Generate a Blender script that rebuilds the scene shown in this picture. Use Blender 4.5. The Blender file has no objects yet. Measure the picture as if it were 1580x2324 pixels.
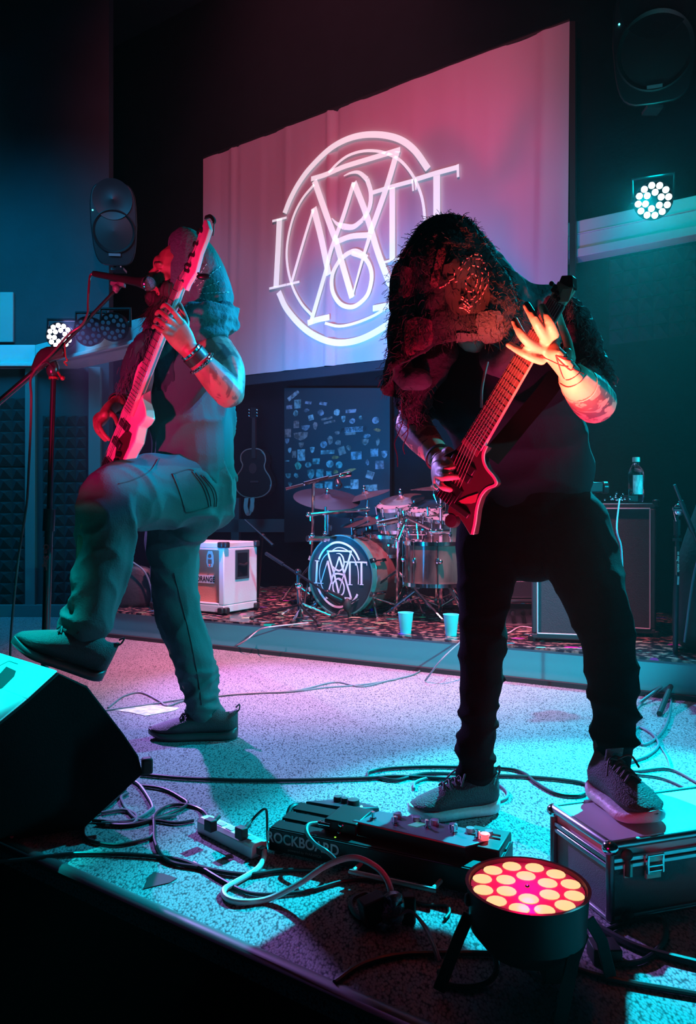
import bpy, bmesh, math, random
from mathutils import Vector, Matrix, noise
from mathutils.bvhtree import BVHTree
random.seed(7)
SC = bpy.context.scene
COL = SC.collection
# ------------------------------------------------------------------ camera
FPX, CX, CY, H = 1750.0, 790.0, 1162.0, 0.87      # focal length in pixels of the 1580x2324 frame, camera height
cam = bpy.data.cameras.new('camera'); co = bpy.data.objects.new('camera', cam); COL.objects.link(co)
co.location = (0, 0, H); co.rotation_euler = (math.radians(90), 0, 0)
cam.sensor_fit = 'HORIZONTAL'; cam.sensor_width = 36; cam.lens = FPX / 1580 * 36; cam.clip_start = .05
SC.camera = co
vs = SC.view_settings
vs.view_transform = 'Standard'; vs.look = 'None'; vs.gamma = 1; vs.exposure = 0.0; vs.use_curve_mapping = False
SC.cycles.max_bounces = 5; SC.cycles.diffuse_bounces = 3; SC.cycles.glossy_bounces = 3
SC.cycles.transmission_bounces = 5; SC.cycles.sample_clamp_indirect = 4; SC.cycles.use_denoising = True
# ------------------------------------------------------------------ world: a dark club
w = bpy.data.worlds.new('night'); SC.world = w; w.use_nodes = True
w.node_tree.nodes['Background'].inputs[0].default_value = (.05, .28, .6, 1)
w.node_tree.nodes['Background'].inputs[1].default_value = .012

def P(u, v, d): return Vector(((u - CX) / FPX * d, d, H - (v - CY) / FPX * d))     # point at depth d
def F(u, v, z=0.0):                                                                  # point at height z
    d = FPX * (H - z) / (v - CY); return Vector(((u - CX) / FPX * d, d, z))
WN = Vector((-1, -1.451, 0)).normalized(); WD = Vector((1.451, -1, 0)).normalized()  # back wall: normal, direction
W0 = Vector((500 / FPX * 5.4, 5.4, 0))                                               # screen's right edge
def W(u, v, off=0.0):                                                                # point on the screen plane, moved off out of it
    r = Vector(((u - CX) / FPX, 1, -(v - CY) / FPX)); c = Vector((0, 0, H))
    return c + r * ((W0 + WN * off - c).dot(WN) / r.dot(WN))

def spot(name, loc, to, color, watt, deg, blend=.3, size=.05):
    l = bpy.data.lights.new(name, 'SPOT'); l.color = color; l.energy = watt; l.spot_size = math.radians(deg)
    l.spot_blend = blend; l.shadow_soft_size = size
    o = bpy.data.objects.new(name, l); COL.objects.link(o); o.location = loc
    o.rotation_euler = (Vector(to) - Vector(loc)).to_track_quat('-Z', 'Y').to_euler(); return o
def area(name, loc, to, color, watt, sx, sy, spread=180):
    l = bpy.data.lights.new(name, 'AREA'); l.color = color; l.energy = watt; l.shape = 'RECTANGLE'; l.size = sx; l.size_y = sy
    l.spread = math.radians(spread)
    o = bpy.data.objects.new(name, l); COL.objects.link(o); o.location = loc
    o.rotation_euler = (Vector(to) - Vector(loc)).to_track_quat('-Z', 'Y').to_euler(); return o

CYAN = (0, .72, 1); TEAL = (.0, .58, .72); PINK = (1, .36, .62); BLUE = (.03, .38, 1); RED = (1, .03, .09); VIOLET = (.62, .38, 1)
# lamps of the room, and added fill lights
LEDR = P(1483, 455, 4.75); LEDL = P(135, 762, 5.9)
spot('lamp_wall_cyan', LEDR + Vector((-.1, -.15, -.02)), (.2, 1.9, 0), CYAN, 620, 80, .6, .03)
spot('lamp_wall_cyan_beam', LEDR + Vector((-.12, -.18, -.02)), (.62, 1.62, 0), (0, .68, .86), 3300, 34, .45, .03)
spot('lamp_side_teal', (3.4, 1.9, 1.7), (-.6, 3.5, .8), (0, .58, .68), 450, 53, .4, .05)
spot('fill_front_teal', (2.7, -.6, 2.4), (.45, 4.2, .1), (0, .66, .86), 1500, 21, .5, .05)  # added spot that brightens the riser front, cups and cabinet side
spot('lamp_side_blue', (2.9, 3.4, 3.2), (-.42, 2.8, 1.48), (.03, .38, 1), 1900, 12, .7, .06)
spot('lamp_top_pink', (.0, 3.5, 5.3), (.0, 4.95, 0), (1, .25, .42), 3300, 46, .8, .10)
spot('lamp_back_violet', LEDL + Vector((.1, -.25, .05)), (.45, 2.9, 0), (.48, .27, 1), 1250, 42, .6, .05)
spot('fill_wedge_cyan', (-1.9, 3.3, 5.3), (-1.08, 2.18, .38), (0, .85, .88), 4200, 9, .6, .03)  # added narrow spot above the frame, only to brighten the wedge top
spot('lamp_screen_pink', (-.6, 1.2, 4.6), W(760, 330) , (1, .13, .24), 600, 52, .7, .25)
spot('lamp_screen_blue', (-1.5, 3.2, .5), W(880, 930), (.0, .36, 1), 1700, 46, 1, .3)
spot('lamp_screen_violet', (.5, 2.6, .4), W(1180, 700), (.12, .25, 1), 220, 40, .9, .1)
spot('lamp_floor_red', P(1197, 2008, 1.445) + Vector((0, 0, .03)), (.49, 1.70, 1.3), (1, .13, .05), 760, 30, .9, .06)
spot('lamp_floor_red_wide', P(1197, 2008, 1.445) + Vector((0, 0, .03)), (.38, 1.78, 1.3), (1, .005, .09), 170, 62, .5, .05)
spot('lamp_left_red', (-1.5, .9, .7), (-.76, 2.72, 1.44), (1, .01, .12), 430, 29, .6, .05)
area('fill_left_wall', (-3.0, 4.6, 3.6), (-3.0, 6.4, 1.6), (.0, .30, .62), 70, 2.2, 1.2, 110)  # added area fill that tints the left wall blue

# ------------------------------------------------------------------ materials
MATS = {}
def mat(name, col=(.5, .5, .5), rough=.6, metal=0, emit=None, es=0, spec=.5, bump=0, bs=60, vary=0, vs_=8, trans=0, coat=0, stretch=None, col2=None):
    if name in MATS: return MATS[name]
    m = bpy.data.materials.new(name); m.use_nodes = True; nt = m.node_tree; b = nt.nodes['Principled BSDF']
    b.inputs['Base Color'].default_value = (*col, 1); b.inputs['Roughness'].default_value = rough; b.inputs['Metallic'].default_value = metal
    b.inputs['Specular IOR Level'].default_value = spec
    if trans: b.inputs['Transmission Weight'].default_value = trans
    if coat: b.inputs['Coat Weight'].default_value = coat; b.inputs['Coat Roughness'].default_value = .1
    if emit: b.inputs['Emission Color'].default_value = (*emit, 1); b.inputs['Emission Strength'].default_value = es
    if bump or vary or col2:
        tc = nt.nodes.new('ShaderNodeTexCoord'); mp = nt.nodes.new('ShaderNodeMapping')
        nt.links.new(tc.outputs['Object'], mp.inputs[0])
        if stretch: mp.inputs['Scale'].default_value = stretch
    if vary or col2:
        n = nt.nodes.new('ShaderNodeTexNoise'); n.inputs['Scale'].default_value = vs_; n.inputs['Detail'].default_value = 5
        r = nt.nodes.new('ShaderNodeValToRGB'); c2 = col2 or tuple(c * (1 - vary) for c in col)
        r.color_ramp.elements[0].position = .4; r.color_ramp.elements[1].position = .6
        r.color_ramp.elements[0].color = (*c2, 1); r.color_ramp.elements[1].color = (*col, 1)
        nt.links.new(mp.outputs[0], n.inputs['Vector']); nt.links.new(n.outputs[0], r.inputs[0]); nt.links.new(r.outputs[0], b.inputs['Base Color'])
    if bump:
        n = nt.nodes.new('ShaderNodeTexNoise'); n.inputs['Scale'].default_value = bs; n.inputs['Detail'].default_value = 3
        bp = nt.nodes.new('ShaderNodeBump'); bp.inputs['Strength'].default_value = bump; bp.inputs['Distance'].default_value = .01
        nt.links.new(mp.outputs[0], n.inputs['Vector']); nt.links.new(n.outputs[0], bp.inputs['Height']); nt.links.new(bp.outputs[0], b.inputs['Normal'])
    MATS[name] = m; return m
def carpet():
    m = mat('carpet'); nt = m.node_tree; b = nt.nodes['Principled BSDF']; L = nt.links
    tc = nt.nodes.new('ShaderNodeTexCoord'); mp = nt.nodes.new('ShaderNodeMapping'); L.new(tc.outputs['Object'], mp.inputs[0])
    mp.inputs['Rotation'].default_value = (0, 0, .61); mp.inputs['Scale'].default_value = (1, .55, 1)
    v = nt.nodes.new('ShaderNodeTexVoronoi'); v.inputs['Scale'].default_value = 210
    r = nt.nodes.new('ShaderNodeValToRGB'); r.color_ramp.elements[0].position = .42; r.color_ramp.elements[1].position = .85
    r.color_ramp.elements[0].color = (.36, .35, .38, 1); r.color_ramp.elements[1].color = (.05, .055, .07, 1)
    n = nt.nodes.new('ShaderNodeTexNoise'); n.inputs['Scale'].default_value = 4; n.inputs['Detail'].default_value = 6
    mx = nt.nodes.new('ShaderNodeMix'); mx.data_type = 'RGBA'; mx.blend_type = 'MULTIPLY'; mx.inputs[0].default_value = .35
    L.new(mp.outputs[0], v.inputs['Vector']); L.new(v.outputs['Distance'], r.inputs[0]); L.new(tc.outputs['Object'], n.inputs['Vector'])
    L.new(r.outputs[0], mx.inputs[6]); L.new(n.outputs[0], mx.inputs[7]); L.new(mx.outputs[2], b.inputs['Base Color'])
    bp = nt.nodes.new('ShaderNodeBump'); bp.invert = True; bp.inputs['Strength'].default_value = .4; bp.inputs['Distance'].default_value = .003
    L.new(v.outputs['Distance'], bp.inputs['Height']); L.new(bp.outputs[0], b.inputs['Normal']); b.inputs['Roughness'].default_value = .95
    return m
def light_dots():  # coloured spots stand in for light dots reflected on the worn dark deck
    m = mat('deck_light_dots', rough=.22); nt = m.node_tree; b = nt.nodes['Principled BSDF']; L = nt.links
    tc = nt.nodes.new('ShaderNodeTexCoord')
    v = nt.nodes.new('ShaderNodeTexVoronoi'); v.inputs['Scale'].default_value = 8
    v.inputs['Randomness'].default_value = .9
    r = nt.nodes.new('ShaderNodeMath'); r.operation = 'LESS_THAN'; r.inputs[1].default_value = .20
    hs = nt.nodes.new('ShaderNodeHueSaturation'); hs.inputs['Saturation'].default_value = 1.3; hs.inputs['Value'].default_value = .9
    n = nt.nodes.new('ShaderNodeTexNoise'); n.inputs['Scale'].default_value = 22; n.inputs['Detail'].default_value = 6
    rr = nt.nodes.new('ShaderNodeValToRGB'); rr.color_ramp.elements[0].position = .5; rr.color_ramp.elements[1].position = .62
    rr.color_ramp.elements[0].color = (.012, .012, .02, 1); rr.color_ramp.elements[1].color = (.34, .20, .17, 1)
    mx = nt.nodes.new('ShaderNodeMix'); mx.data_type = 'RGBA'
    mpp = nt.nodes.new('ShaderNodeMapping'); mpp.inputs['Rotation'].default_value = (0, 0, .51); mpp.inputs['Scale'].default_value = (.6, 1.3, 1); L.new(tc.outputs['Object'], mpp.inputs[0])
    L.new(mpp.outputs[0], v.inputs['Vector']); L.new(v.outputs['Distance'], r.inputs[0]); L.new(v.outputs['Color'], hs.inputs['Color'])
    L.new(tc.outputs['Object'], n.inputs['Vector']); L.new(n.outputs[0], rr.inputs[0])
    L.new(r.outputs[0], mx.inputs[0]); L.new(rr.outputs[0], mx.inputs[6]); L.new(hs.outputs[0], mx.inputs[7]); L.new(mx.outputs[2], b.inputs['Base Color'])
    return m
BLACK = mat('black_plastic', (.012, .012, .014), .45); RUB = mat('black_rubber', (.015, .015, .017), .65)
CHROME = mat('chrome', (.8, .82, .85), .12, 1); STEEL = mat('brushed_aluminium', (.62, .62, .66), .32, 1)
BMET = mat('black_metal', (.02, .02, .024), .3, .6); WHITE = mat('white_plastic', (.75, .75, .75), .4)

# ------------------------------------------------------------------ mesh tools
def wl(o):
    v = Vector((0, 0, 0))
    while o: v += o.location; o = o.parent
    return v
def catmull(pts, sub=4):
    if sub <= 1 or len(pts) < 3: return [Vector(p) for p in pts]
    p = [Vector(q) for q in pts]; p = [2 * p[0] - p[1]] + p + [2 * p[-1] - p[-2]]; out = []
    for i in range(1, len(p) - 2):
        for k in range(sub):
            t = k / sub; a, b, c, d = p[i - 1], p[i], p[i + 1], p[i + 2]
            out.append(.5 * ((2 * b) + (c - a) * t + (2 * a - 5 * b + 4 * c - d) * t * t + (3 * b - a - 3 * c + d) * t ** 3))
    out.append(p[-2]); return out
class MB:
    def __init__(s): s.v = []; s.f = []; s.m = []
    def add(s, vs, fs, mi=0):
        o = len(s.v); s.v += [Vector(v) for v in vs]; s.f += [tuple(i + o for i in f) for f in fs]; s.m += [mi] * len(fs); return s
    def box(s, c, size, ex=None, ez=None, mi=0):
        c = Vector(c); ex = Vector(ex or (1, 0, 0)).normalized(); ez = Vector(ez or (0, 0, 1)).normalized()
        ey = ez.cross(ex).normalized(); ez = ex.cross(ey)
        vs = [c + ex * size[0] / 2 * a + ey * size[1] / 2 * b + ez * size[2] / 2 * g for a in (-1, 1) for b in (-1, 1) for g in (-1, 1)]
        return s.add(vs, [(0, 1, 3, 2), (4, 6, 7, 5), (0, 4, 5, 1), (2, 3, 7, 6), (0, 2, 6, 4), (1, 5, 7, 3)], mi)
    def loft(s, pts, rad, side=(0, 0, 1), n=14, caps=(1, 1), sub=4, mi=0, cl=.8):
        R = [(r, r) if not isinstance(r, (tuple, list)) else r for r in rad]
        Q = catmull(pts, sub); RR = catmull([Vector((a, b, 0)) for a, b in R], sub)
        N = len(Q); T = [(Q[min(i + 1, N - 1)] - Q[max(i - 1, 0)]).normalized() for i in range(N)]
        S = Vector(side); rings = []; fr = []
        for i in range(N):
            S2 = S - T[i] * S.dot(T[i])
            if S2.length < 1e-4: S2 = T[i].orthogonal()
            S2.normalize(); fr.append((S2, T[i].cross(S2)))
            if side is None or True: S = S2 if side == 'pt' else S
            rings.append((Q[i], max(RR[i].x, 1e-5), max(RR[i].y, 1e-5), fr[i]))
        def capr(i, sg):
            c, a, b, f = rings[i]; t = T[i] * sg; m = min(a, b) * cl
            return [(c + t * m * math.sin(q), a * math.cos(q), b * math.cos(q), f) for q in (.5, .95, 1.3)]
        if caps[0]: rings = capr(0, -1)[::-1] + rings
        if caps[1]: rings = rings + capr(-1, 1)
        vs = []; fs = []
        for c, a, b, f in rings:
            for k in range(n):
                t = 2 * math.pi * k / n; vs.append(c + f[0] * a * math.cos(t) + f[1] * b * math.sin(t))
        for i in range(len(rings) - 1):
            for k in range(n):
                fs.append((i * n + k, i * n + (k + 1) % n, (i + 1) * n + (k + 1) % n, (i + 1) * n + k))
        if caps[0]is not None: fs.append(tuple(range(n))[::-1])
        if caps[1]is not None: L = (len(rings) - 1) * n; fs.append(tuple(L + k for k in range(n)))
        return s.add(vs, fs, mi)
    def tube(s, pts, r, n=8, sub=5, mi=0):
        Q = catmull(pts, sub); N = len(Q); T = [(Q[min(i + 1, N - 1)] - Q[max(i - 1, 0)]).normalized() for i in range(N)]
        S = T[0].orthogonal().normalized(); vs = []; fs = []
        for i in range(N):
            S = S - T[i] * S.dot(T[i]); S = S.normalized() if S.length > 1e-6 else T[i].orthogonal().normalized(); B = T[i].cross(S)
            rr = r if not isinstance(r, (list, tuple)) else r[0] + (r[1] - r[0]) * i / max(N - 1, 1)
            for k in range(n):
                t = 2 * math.pi * k / n; vs.append(Q[i] + (S * math.cos(t) + B * math.sin(t)) * rr)
        for i in range(N - 1):
            for k in range(n): fs.append((i * n + k, i * n + (k + 1) % n, (i + 1) * n + (k + 1) % n, (i + 1) * n + k))
        fs.append(tuple(range(n))[::-1]); fs.append(tuple((N - 1) * n + k for k in range(n)))
        return s.add(vs, fs, mi)
    def cyl(s, a, b, r, r2=None, n=16, mi=0): return s.tube([a, b], (r, r if r2 is None else r2), n, 1, mi)
    def lathe(s, prof, o, ax=(0, 0, 1), n=32, mi=0):
        o = Vector(o); ax = Vector(ax).normalized(); S = ax.orthogonal().normalized(); B = ax.cross(S); vs = []; fs = []
        for r, z in prof:
            for k in range(n):
                t = 2 * math.pi * k / n; vs.append(o + ax * z + (S * math.cos(t) + B * math.sin(t)) * max(r, 1e-5))
        for i in range(len(prof) - 1):
            for k in range(n): fs.append((i * n + k, i * n + (k + 1) % n, (i + 1) * n + (k + 1) % n, (i + 1) * n + k))
        return s.add(vs, fs, mi)
    def ball(s, c, r, sc=(1, 1, 1), M=None, n=16, mi=0):
        vs = []; fs = []; m = n // 2
        for i in range(m + 1):
            p = math.pi * i / m
            for k in range(n):
                t = 2 * math.pi * k / n; q = Vector((math.sin(p) * math.cos(t) * sc[0], math.sin(p) * math.sin(t) * sc[1], math.cos(p) * sc[2])) * r
                vs.append(Vector(c) + (M @ q if M else q))
        for i in range(m):
            for k in range(n): fs.append((i * n + k, (i + 1) * n + k, (i + 1) * n + (k + 1) % n, i * n + (k + 1) % n))
        return s.add(vs, fs, mi)
    def slab(s, poly, ext, mi=0):
        n = len(poly); e = Vector(ext); p = [Vector(q) for q in poly]
        return s.add(p + [q + e for q in p], [tuple(range(n)), tuple(range(n, 2 * n))[::-1]] + [(i, i + n, (i + 1) % n + n, (i + 1) % n) for i in range(n)], mi)
    def ribbon(s, pts, wd, nrm, th=.004, sub=6, mi=0):      # flat stroke along pts lying in the plane of normal nrm
        Q = catmull(pts, sub); N = len(Q); n = Vector(nrm).normalized(); vs = []; fs = []
        for i in range(N):
            t = (Q[min(i + 1, N - 1)] - Q[max(i - 1, 0)]).normalized(); b = n.cross(t).normalized()
            h = (wd if not isinstance(wd, (tuple, list)) else wd[0] + (wd[1] - wd[0]) * i / max(N - 1, 1)) / 2
            vs += [Q[i] + b * h, Q[i] - b * h, Q[i] - b * h + n * th, Q[i] + b * h + n * th]
        for i in range(N - 1):
            for k in range(4): fs.append((i * 4 + k, i * 4 + (k + 1) % 4, i * 4 + 4 + (k + 1) % 4, i * 4 + 4 + k))
        fs += [(3, 2, 1, 0), tuple((N - 1) * 4 + k for k in range(4))]
        return s.add(vs, fs, mi)
    def mesh(s, name, mats, off=(0, 0, 0), smooth=35):
        me = bpy.data.meshes.new(name); off = Vector(off)
        me.from_pydata([v - off for v in s.v], [], s.f); me.validate()
        for m in (mats if isinstance(mats, (list, tuple)) else [mats]): me.materials.append(m)
        if any(s.m) and len(me.polygons) == len(s.m): me.polygons.foreach_set('material_index', s.m)
        bm = bmesh.new(); bm.from_mesh(me); bmesh.ops.recalc_face_normals(bm, faces=bm.faces); bm.to_mesh(me); bm.free()
        if smooth:
            me.polygons.foreach_set('use_smooth', [True] * len(me.polygons)); me.set_sharp_from_angle(angle=math.radians(smooth))
        return me
    def build(s, name, mats, parent=None, smooth=35, bevel=0, seg=2, label=None, base=None):
        c = wl(parent) if parent else (Vector(base) if base is not None else None)
        if c is None:
            c = sum(s.v, Vector()) / len(s.v); c.z = min(v.z for v in s.v)
        o = bpy.data.objects.new(name, s.mesh(name, mats, c, smooth)); COL.objects.link(o)
        if parent: o.parent = parent
        else: o.location = c
        if bevel:
            b = o.modifiers.new('bevel', 'BEVEL'); b.width = bevel; b.segments = seg; b.limit_method = 'ANGLE'; b.angle_limit = .6
        if label: o['label'] = label
        return o
def tag(o, label, cat, group=None, kind=None):
    o['label'] = label; o['category'] = cat
    if group: o['group'] = group
    if kind: o['kind'] = kind
    return o
def thing(name, label, cat, loc, group=None):
    o = bpy.data.objects.new(name, None); COL.objects.link(o); o.location = loc; o.empty_display_size = .1
    return tag(o, label, cat, group)
def struct(o): o['kind'] = 'structure'; return o
def text_mesh(txt, size, o, ex, ey, name, m, parent, th=.001, bold=0, sx=1.0):   # flat lettering as mesh
    cu = bpy.data.curves.new('t', 'FONT'); cu.body = txt; cu.size = size; cu.extrude = 0; cu.offset = bold; cu.align_x = 'CENTER'; cu.align_y = 'CENTER'
    ob = bpy.data.objects.new('t', cu); COL.objects.link(ob); dg = bpy.context.evaluated_depsgraph_get()
    me = bpy.data.meshes.new_from_object(ob.evaluated_get(dg)); bpy.data.objects.remove(ob)
    ex = Vector(ex).normalized(); ey = Vector(ey).normalized(); n = ex.cross(ey)
    mb = MB(); mb.add([Vector(o) + ex * v.co.x * sx + ey * v.co.y + n * th for v in me.vertices], [tuple(p.vertices) for p in me.polygons])
    return mb.build(name, m, parent, smooth=0)
def remesh(mb, vox, name, mats, parent, fn=None, smooth=2, label=None, cut=None, mfn=None):   # union into one continuous surface
    me = mb.mesh('tmp', mats, (0, 0, 0), 0); ob = bpy.data.objects.new('tmp', me); COL.objects.link(ob)
    md = ob.modifiers.new('r', 'REMESH'); md.mode = 'VOXEL'; md.voxel_size = vox; md.use_smooth_shade = True
    if smooth: s2 = ob.modifiers.new('s', 'SMOOTH'); s2.factor = .5; s2.iterations = smooth
    dg = bpy.context.evaluated_depsgraph_get(); me2 = bpy.data.meshes.new_from_object(ob.evaluated_get(dg)); bpy.data.objects.remove(ob)
    if fn:
        nn = [Vector(n.vector) for n in me2.vertex_normals]
        for i, v in enumerate(me2.vertices):
            v.co = v.co + nn[i] * fn(v.co, nn[i])
    if cut:
        bm = bmesh.new(); bm.from_mesh(me2); bmesh.ops.delete(bm, geom=[f for f in bm.faces if cut(f.calc_center_median())], context='FACES'); bm.to_mesh(me2); bm.free()
    off = wl(parent) if parent else Vector((0, 0, 0))
    for v in me2.vertices: v.co = v.co - off
    me2.name = name; me2.materials.clear()
    for m in (mats if isinstance(mats, (list, tuple)) else [mats]): me2.materials.append(m)
    me2.polygons.foreach_set('use_smooth', [True] * len(me2.polygons))
    if mfn:
        for p in me2.polygons: p.material_index = mfn(p.center + off)
    o = bpy.data.objects.new(name, me2); COL.objects.link(o)
    if parent: o.parent = parent
    if label: o['label'] = label
    return o
def bvh_of(o):
    off = wl(o); me = o.data
    return BVHTree.FromPolygons([v.co + off for v in me.vertices], [tuple(p.vertices) for p in me.polygons])
EYE = Vector((0, 0, H))
def surf(bv, u, v):      # the point of a surface seen at u, v, with its normal
    r = bv.ray_cast(EYE, (P(u, v, 1) - EYE).normalized()); return (r[0], r[1]) if r[0] else (None, None)
# ================================================================== the setting
E0 = F(0, 1905); E1 = F(950, 2324); ED = (E1 - E0).normalized(); EN = Vector((-ED.y, ED.x, 0))     # stage edge, EN points upstage
if EN.y < 0: EN = -EN
a = E0 - ED * 6; b = E0 + ED * 9
fl = MB(); fl.slab([a, b, b + EN * 9.5, a + EN * 9.5], (0, 0, -.06)); struct(fl.build('floor', carpet(), smooth=0, base=(0, 0, 0)))
t = MB(); t.loft([a + Vector((0, 0, -.008)), b + Vector((0, 0, -.008))], [(.014, .02)] * 2, n=10, sub=1); struct(t.build('trim_1', mat('edge_trim', (.10, .08, .09), .4), base=(0, 0, 0)))
t = MB(); t.slab([a - Vector((0, 0, .06)), b - Vector((0, 0, .06)), b + Vector((0, 0, -.95)), a + Vector((0, 0, -.95))], EN * .04); struct(t.build('wall_front', mat('stage_fascia', (.006, .006, .008), .8), base=(0, 0, 0)))
t = MB(); t.box((0, 2, -1.0), (22, 22, .1)); struct(t.build('floor_pit', mat('pit_floor', (.01, .01, .012), .8), smooth=0, base=(0, 0, 0)))
wallm = mat('dark_wall_paint', (.004, .006, .009), .9, spec=.1, bump=.3, bs=30, vary=.3, vs_=3)
# back wall, ceiling, sides
wb0 = W0 - WN * .22
t = MB(); t.slab([wb0 - WD * 9, wb0 + WD * 6, wb0 + WD * 6 + Vector((0, 0, 6)), wb0 - WD * 9 + Vector((0, 0, 6))], -WN * .1); struct(t.build('wall_back', wallm, smooth=0, base=(0, 0, 0)))
t = MB(); t.box((0, 4, 6.05), (22, 22, .1)); struct(t.build('ceiling', mat('black_ceiling', (.01, .012, .018), .9), smooth=0, base=(0, 0, 0)))
WLY = 6.45
wlm = mat('left_wall_paint', (.022, .032, .042), .7, bump=.2, bs=20, vary=.25, vs_=2)
t = MB(); t.box((-6.2, WLY + .06, 3), (8.4, .12, 6)); wall_left = struct(t.build('wall_left', wlm, smooth=0, base=(0, 0, 0)))
t = MB(); t.box((5.6, 3, 2.5), (.1, 9, 7)); struct(t.build('wall_right', wallm, smooth=0, base=(0, 0, 0)))
# pilasters and baseboard of the left wall
pilm = mat('pilaster_paint', (.09, .13, .14), .6)
t = MB()
for x0, x1 in ((62, 85), (205, 232)): t.slab([P(x0, 835, WLY), P(x1, 835, WLY), P(x1, 1400, WLY), P(x0, 1400, WLY)], (0, -.05, 0))
struct(t.build('trim_2', pilm, bevel=.004, base=(0, 0, 0)))
t = MB(); t.box((-4.2, WLY - .03, .05), (4.6, .06, .1)); struct(t.build('baseboard_left', pilm, bevel=.004, base=(0, 0, 0)))
# acoustic foam wedges: panels of pyramids, each panel a part of the wall
foam = mat('acoustic_foam', (.012, .018, .022), .95, bump=.3, bs=120)
def foam_panel(o, ex, ez, w, h, nx, nz, parent, name='foam_panel'):
    m = MB(); n = ex.cross(ez).normalized(); n = n if n.y < 0 else -n
    for i in range(nx):
        for k in range(nz):
            a = o + ex * w * i / nx + ez * h * k / nz; dx = ex * w / nx; dz = ez * h / nz
            m.add([a, a + dx, a + dx + dz, a + dz, a + dx * .5 + dz * .8 + n * .045], [(0, 1, 4), (1, 2, 4), (2, 3, 4), (3, 0, 4)])
    p = m.build(name, foam, parent, smooth=0); p['kind'] = 'stuff' if False else 'thing'; del p['kind']; return p
for u0, u1, v0, v1 in ((-60, 60, 900, 1375), (97, 200, 940, 1395), (86, 150, 1020, 1200)):
    if u0 == 86: continue
    p0 = P(u0, v1, WLY - .01); p1 = P(u1, v1, WLY - .01); p2 = P(u0, v0, WLY - .01)
    nz = 3
    for k in range(nz):
        hh = (p2 - p0).length / nz
        foam_panel(p0 + Vector((0, 0, hh * k)), Vector((1, 0, 0)), Vector((0, 0, 1)), (p1 - p0).length - .01, hh - .012, 4, 6, wall_left)
# pale board upper left
t = MB(); t.slab([P(-40, 665, WLY), P(33, 665, WLY), P(33, 778, WLY), P(-40, 778, WLY)], (0, -.03, 0)); 
tag(t.build('wall_panel', mat('pale_panel', (.30, .34, .34), .6), bevel=.004), 'pale rectangular board on the wall at the far left edge above the ledge', 'panel')
# left ledge (turns a corner): fascia, top shelf lip
ledm = mat('white_ledge', (.62, .6, .62), .5, bump=.15, bs=6)
A = P(-80, 832, 6.35); B = P(80, 832, 6.35); Cc = P(330, 776, 5.45)
t = MB()
for q0, q1 in ((A, B), (B, Cc)):
    d = (q1 - q0).normalized(); n = Vector((d.y, -d.x, 0)); n = n if n.y < 0 else -n
    t.slab([q0, q1, q1 + Vector((0, 0, .18)), q0 + Vector((0, 0, .18))], -n * .05)
    t.slab([q0 + n * .02, q1 + n * .02, q1 + n * .02 + Vector((0, 0, .03)), q0 + n * .02 + Vector((0, 0, .03))], -n * .3)
struct(t.build('trim_3', ledm, bevel=.006, base=(0, 0, 0)))
# right ledge on the back wall
def WB(u, v, off): return W(u, v, off)
za = .87 + 587 / FPX * 5.37
def rl(sx, z, off): q = wb0 + WD * sx + WN * off; return Vector((q.x, q.y, z))
t = MB()
t.slab([rl(-.9, za, .14), rl(5, za, .14), rl(5, za + .06, .14), rl(-.9, za + .06, .14)], -WN * .14)
t.slab([rl(-.9, za + .06, .10), rl(5, za + .06, .10), rl(5, za + .27, .10), rl(-.9, za + .27, .10)], -WN * .10)
t.slab([rl(-.9, za + .17, .112), rl(5, za + .17, .112), rl(5, za + .18, .112), rl(-.9, za + .18, .112)], -WN * .112)
struct(t.build('trim_4', ledm, bevel=.005, base=(0, 0, 0)))
# foam under the right ledge, panels one by one
wall_back = bpy.data.objects['wall_back']
for i in range(4):
    q = rl(.22 + i * .62, za - .62, .005)
    foam_panel(q, WD, Vector((0, 0, 1)), .6, .6, 6, 6, wall_back)
# framed lattice on back wall behind the cabinet
t = MB()
for (u0, v0, u1, v1) in ((440, 1178, 645, 1208), (524, 1130, 542, 1240)):
    t.slab([W(u0, v1, -.19), W(u1, v1, -.19), W(u1, v0, -.19), W(u0, v0, -.19)], -WN * .05)
struct(t.build('trim_5', mat('lattice_paint', (.10, .12, .14), .6), bevel=.003, base=(0, 0, 0)))
# drum riser
RA = Vector((-.903, 4.94, 0)); RB = Vector((1.565, 3.557, 0)); RD = (RB - RA).normalized(); RN = Vector((-RD.y, RD.x, 0)); RZ = .184
r0 = RA - RD * .93; r1 = RB + RD * 3
t = MB(); t.slab([r0 + RN * .02, r1 + RN * .02, r1 + RN * 3.2, r0 + RN * 3.2], (0, 0, RZ - .012)); struct(t.build('floor_riser', mat('riser_face', (.13, .40, .44), .55, bump=.1, bs=15), smooth=0, base=(0, 0, 0)))  # teal light on the grey riser is put into its colour
t = MB(); t.slab([r0 + Vector((0, 0, RZ - .012)), r1 + Vector((0, 0, RZ - .012)), r1 + RN * 3.2 + Vector((0, 0, RZ - .012)), r0 + RN * 3.2 + Vector((0, 0, RZ - .012))], (0, 0, .012))
struct(t.build('floor_riser_deck', light_dots(), smooth=0, base=(0, 0, 0)))
t = MB(); t.box((r0 + r1) / 2 + Vector((0, 0, .012)) - RN * .0, ((r1 - r0).length, .03, .024), ex=RD); struct(t.build('trim_6', mat('riser_shadow_gap', (.02, .022, .026), .8), base=(0, 0, 0)))  # solid dark strip painted as the shaded gap at the riser's foot

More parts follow.
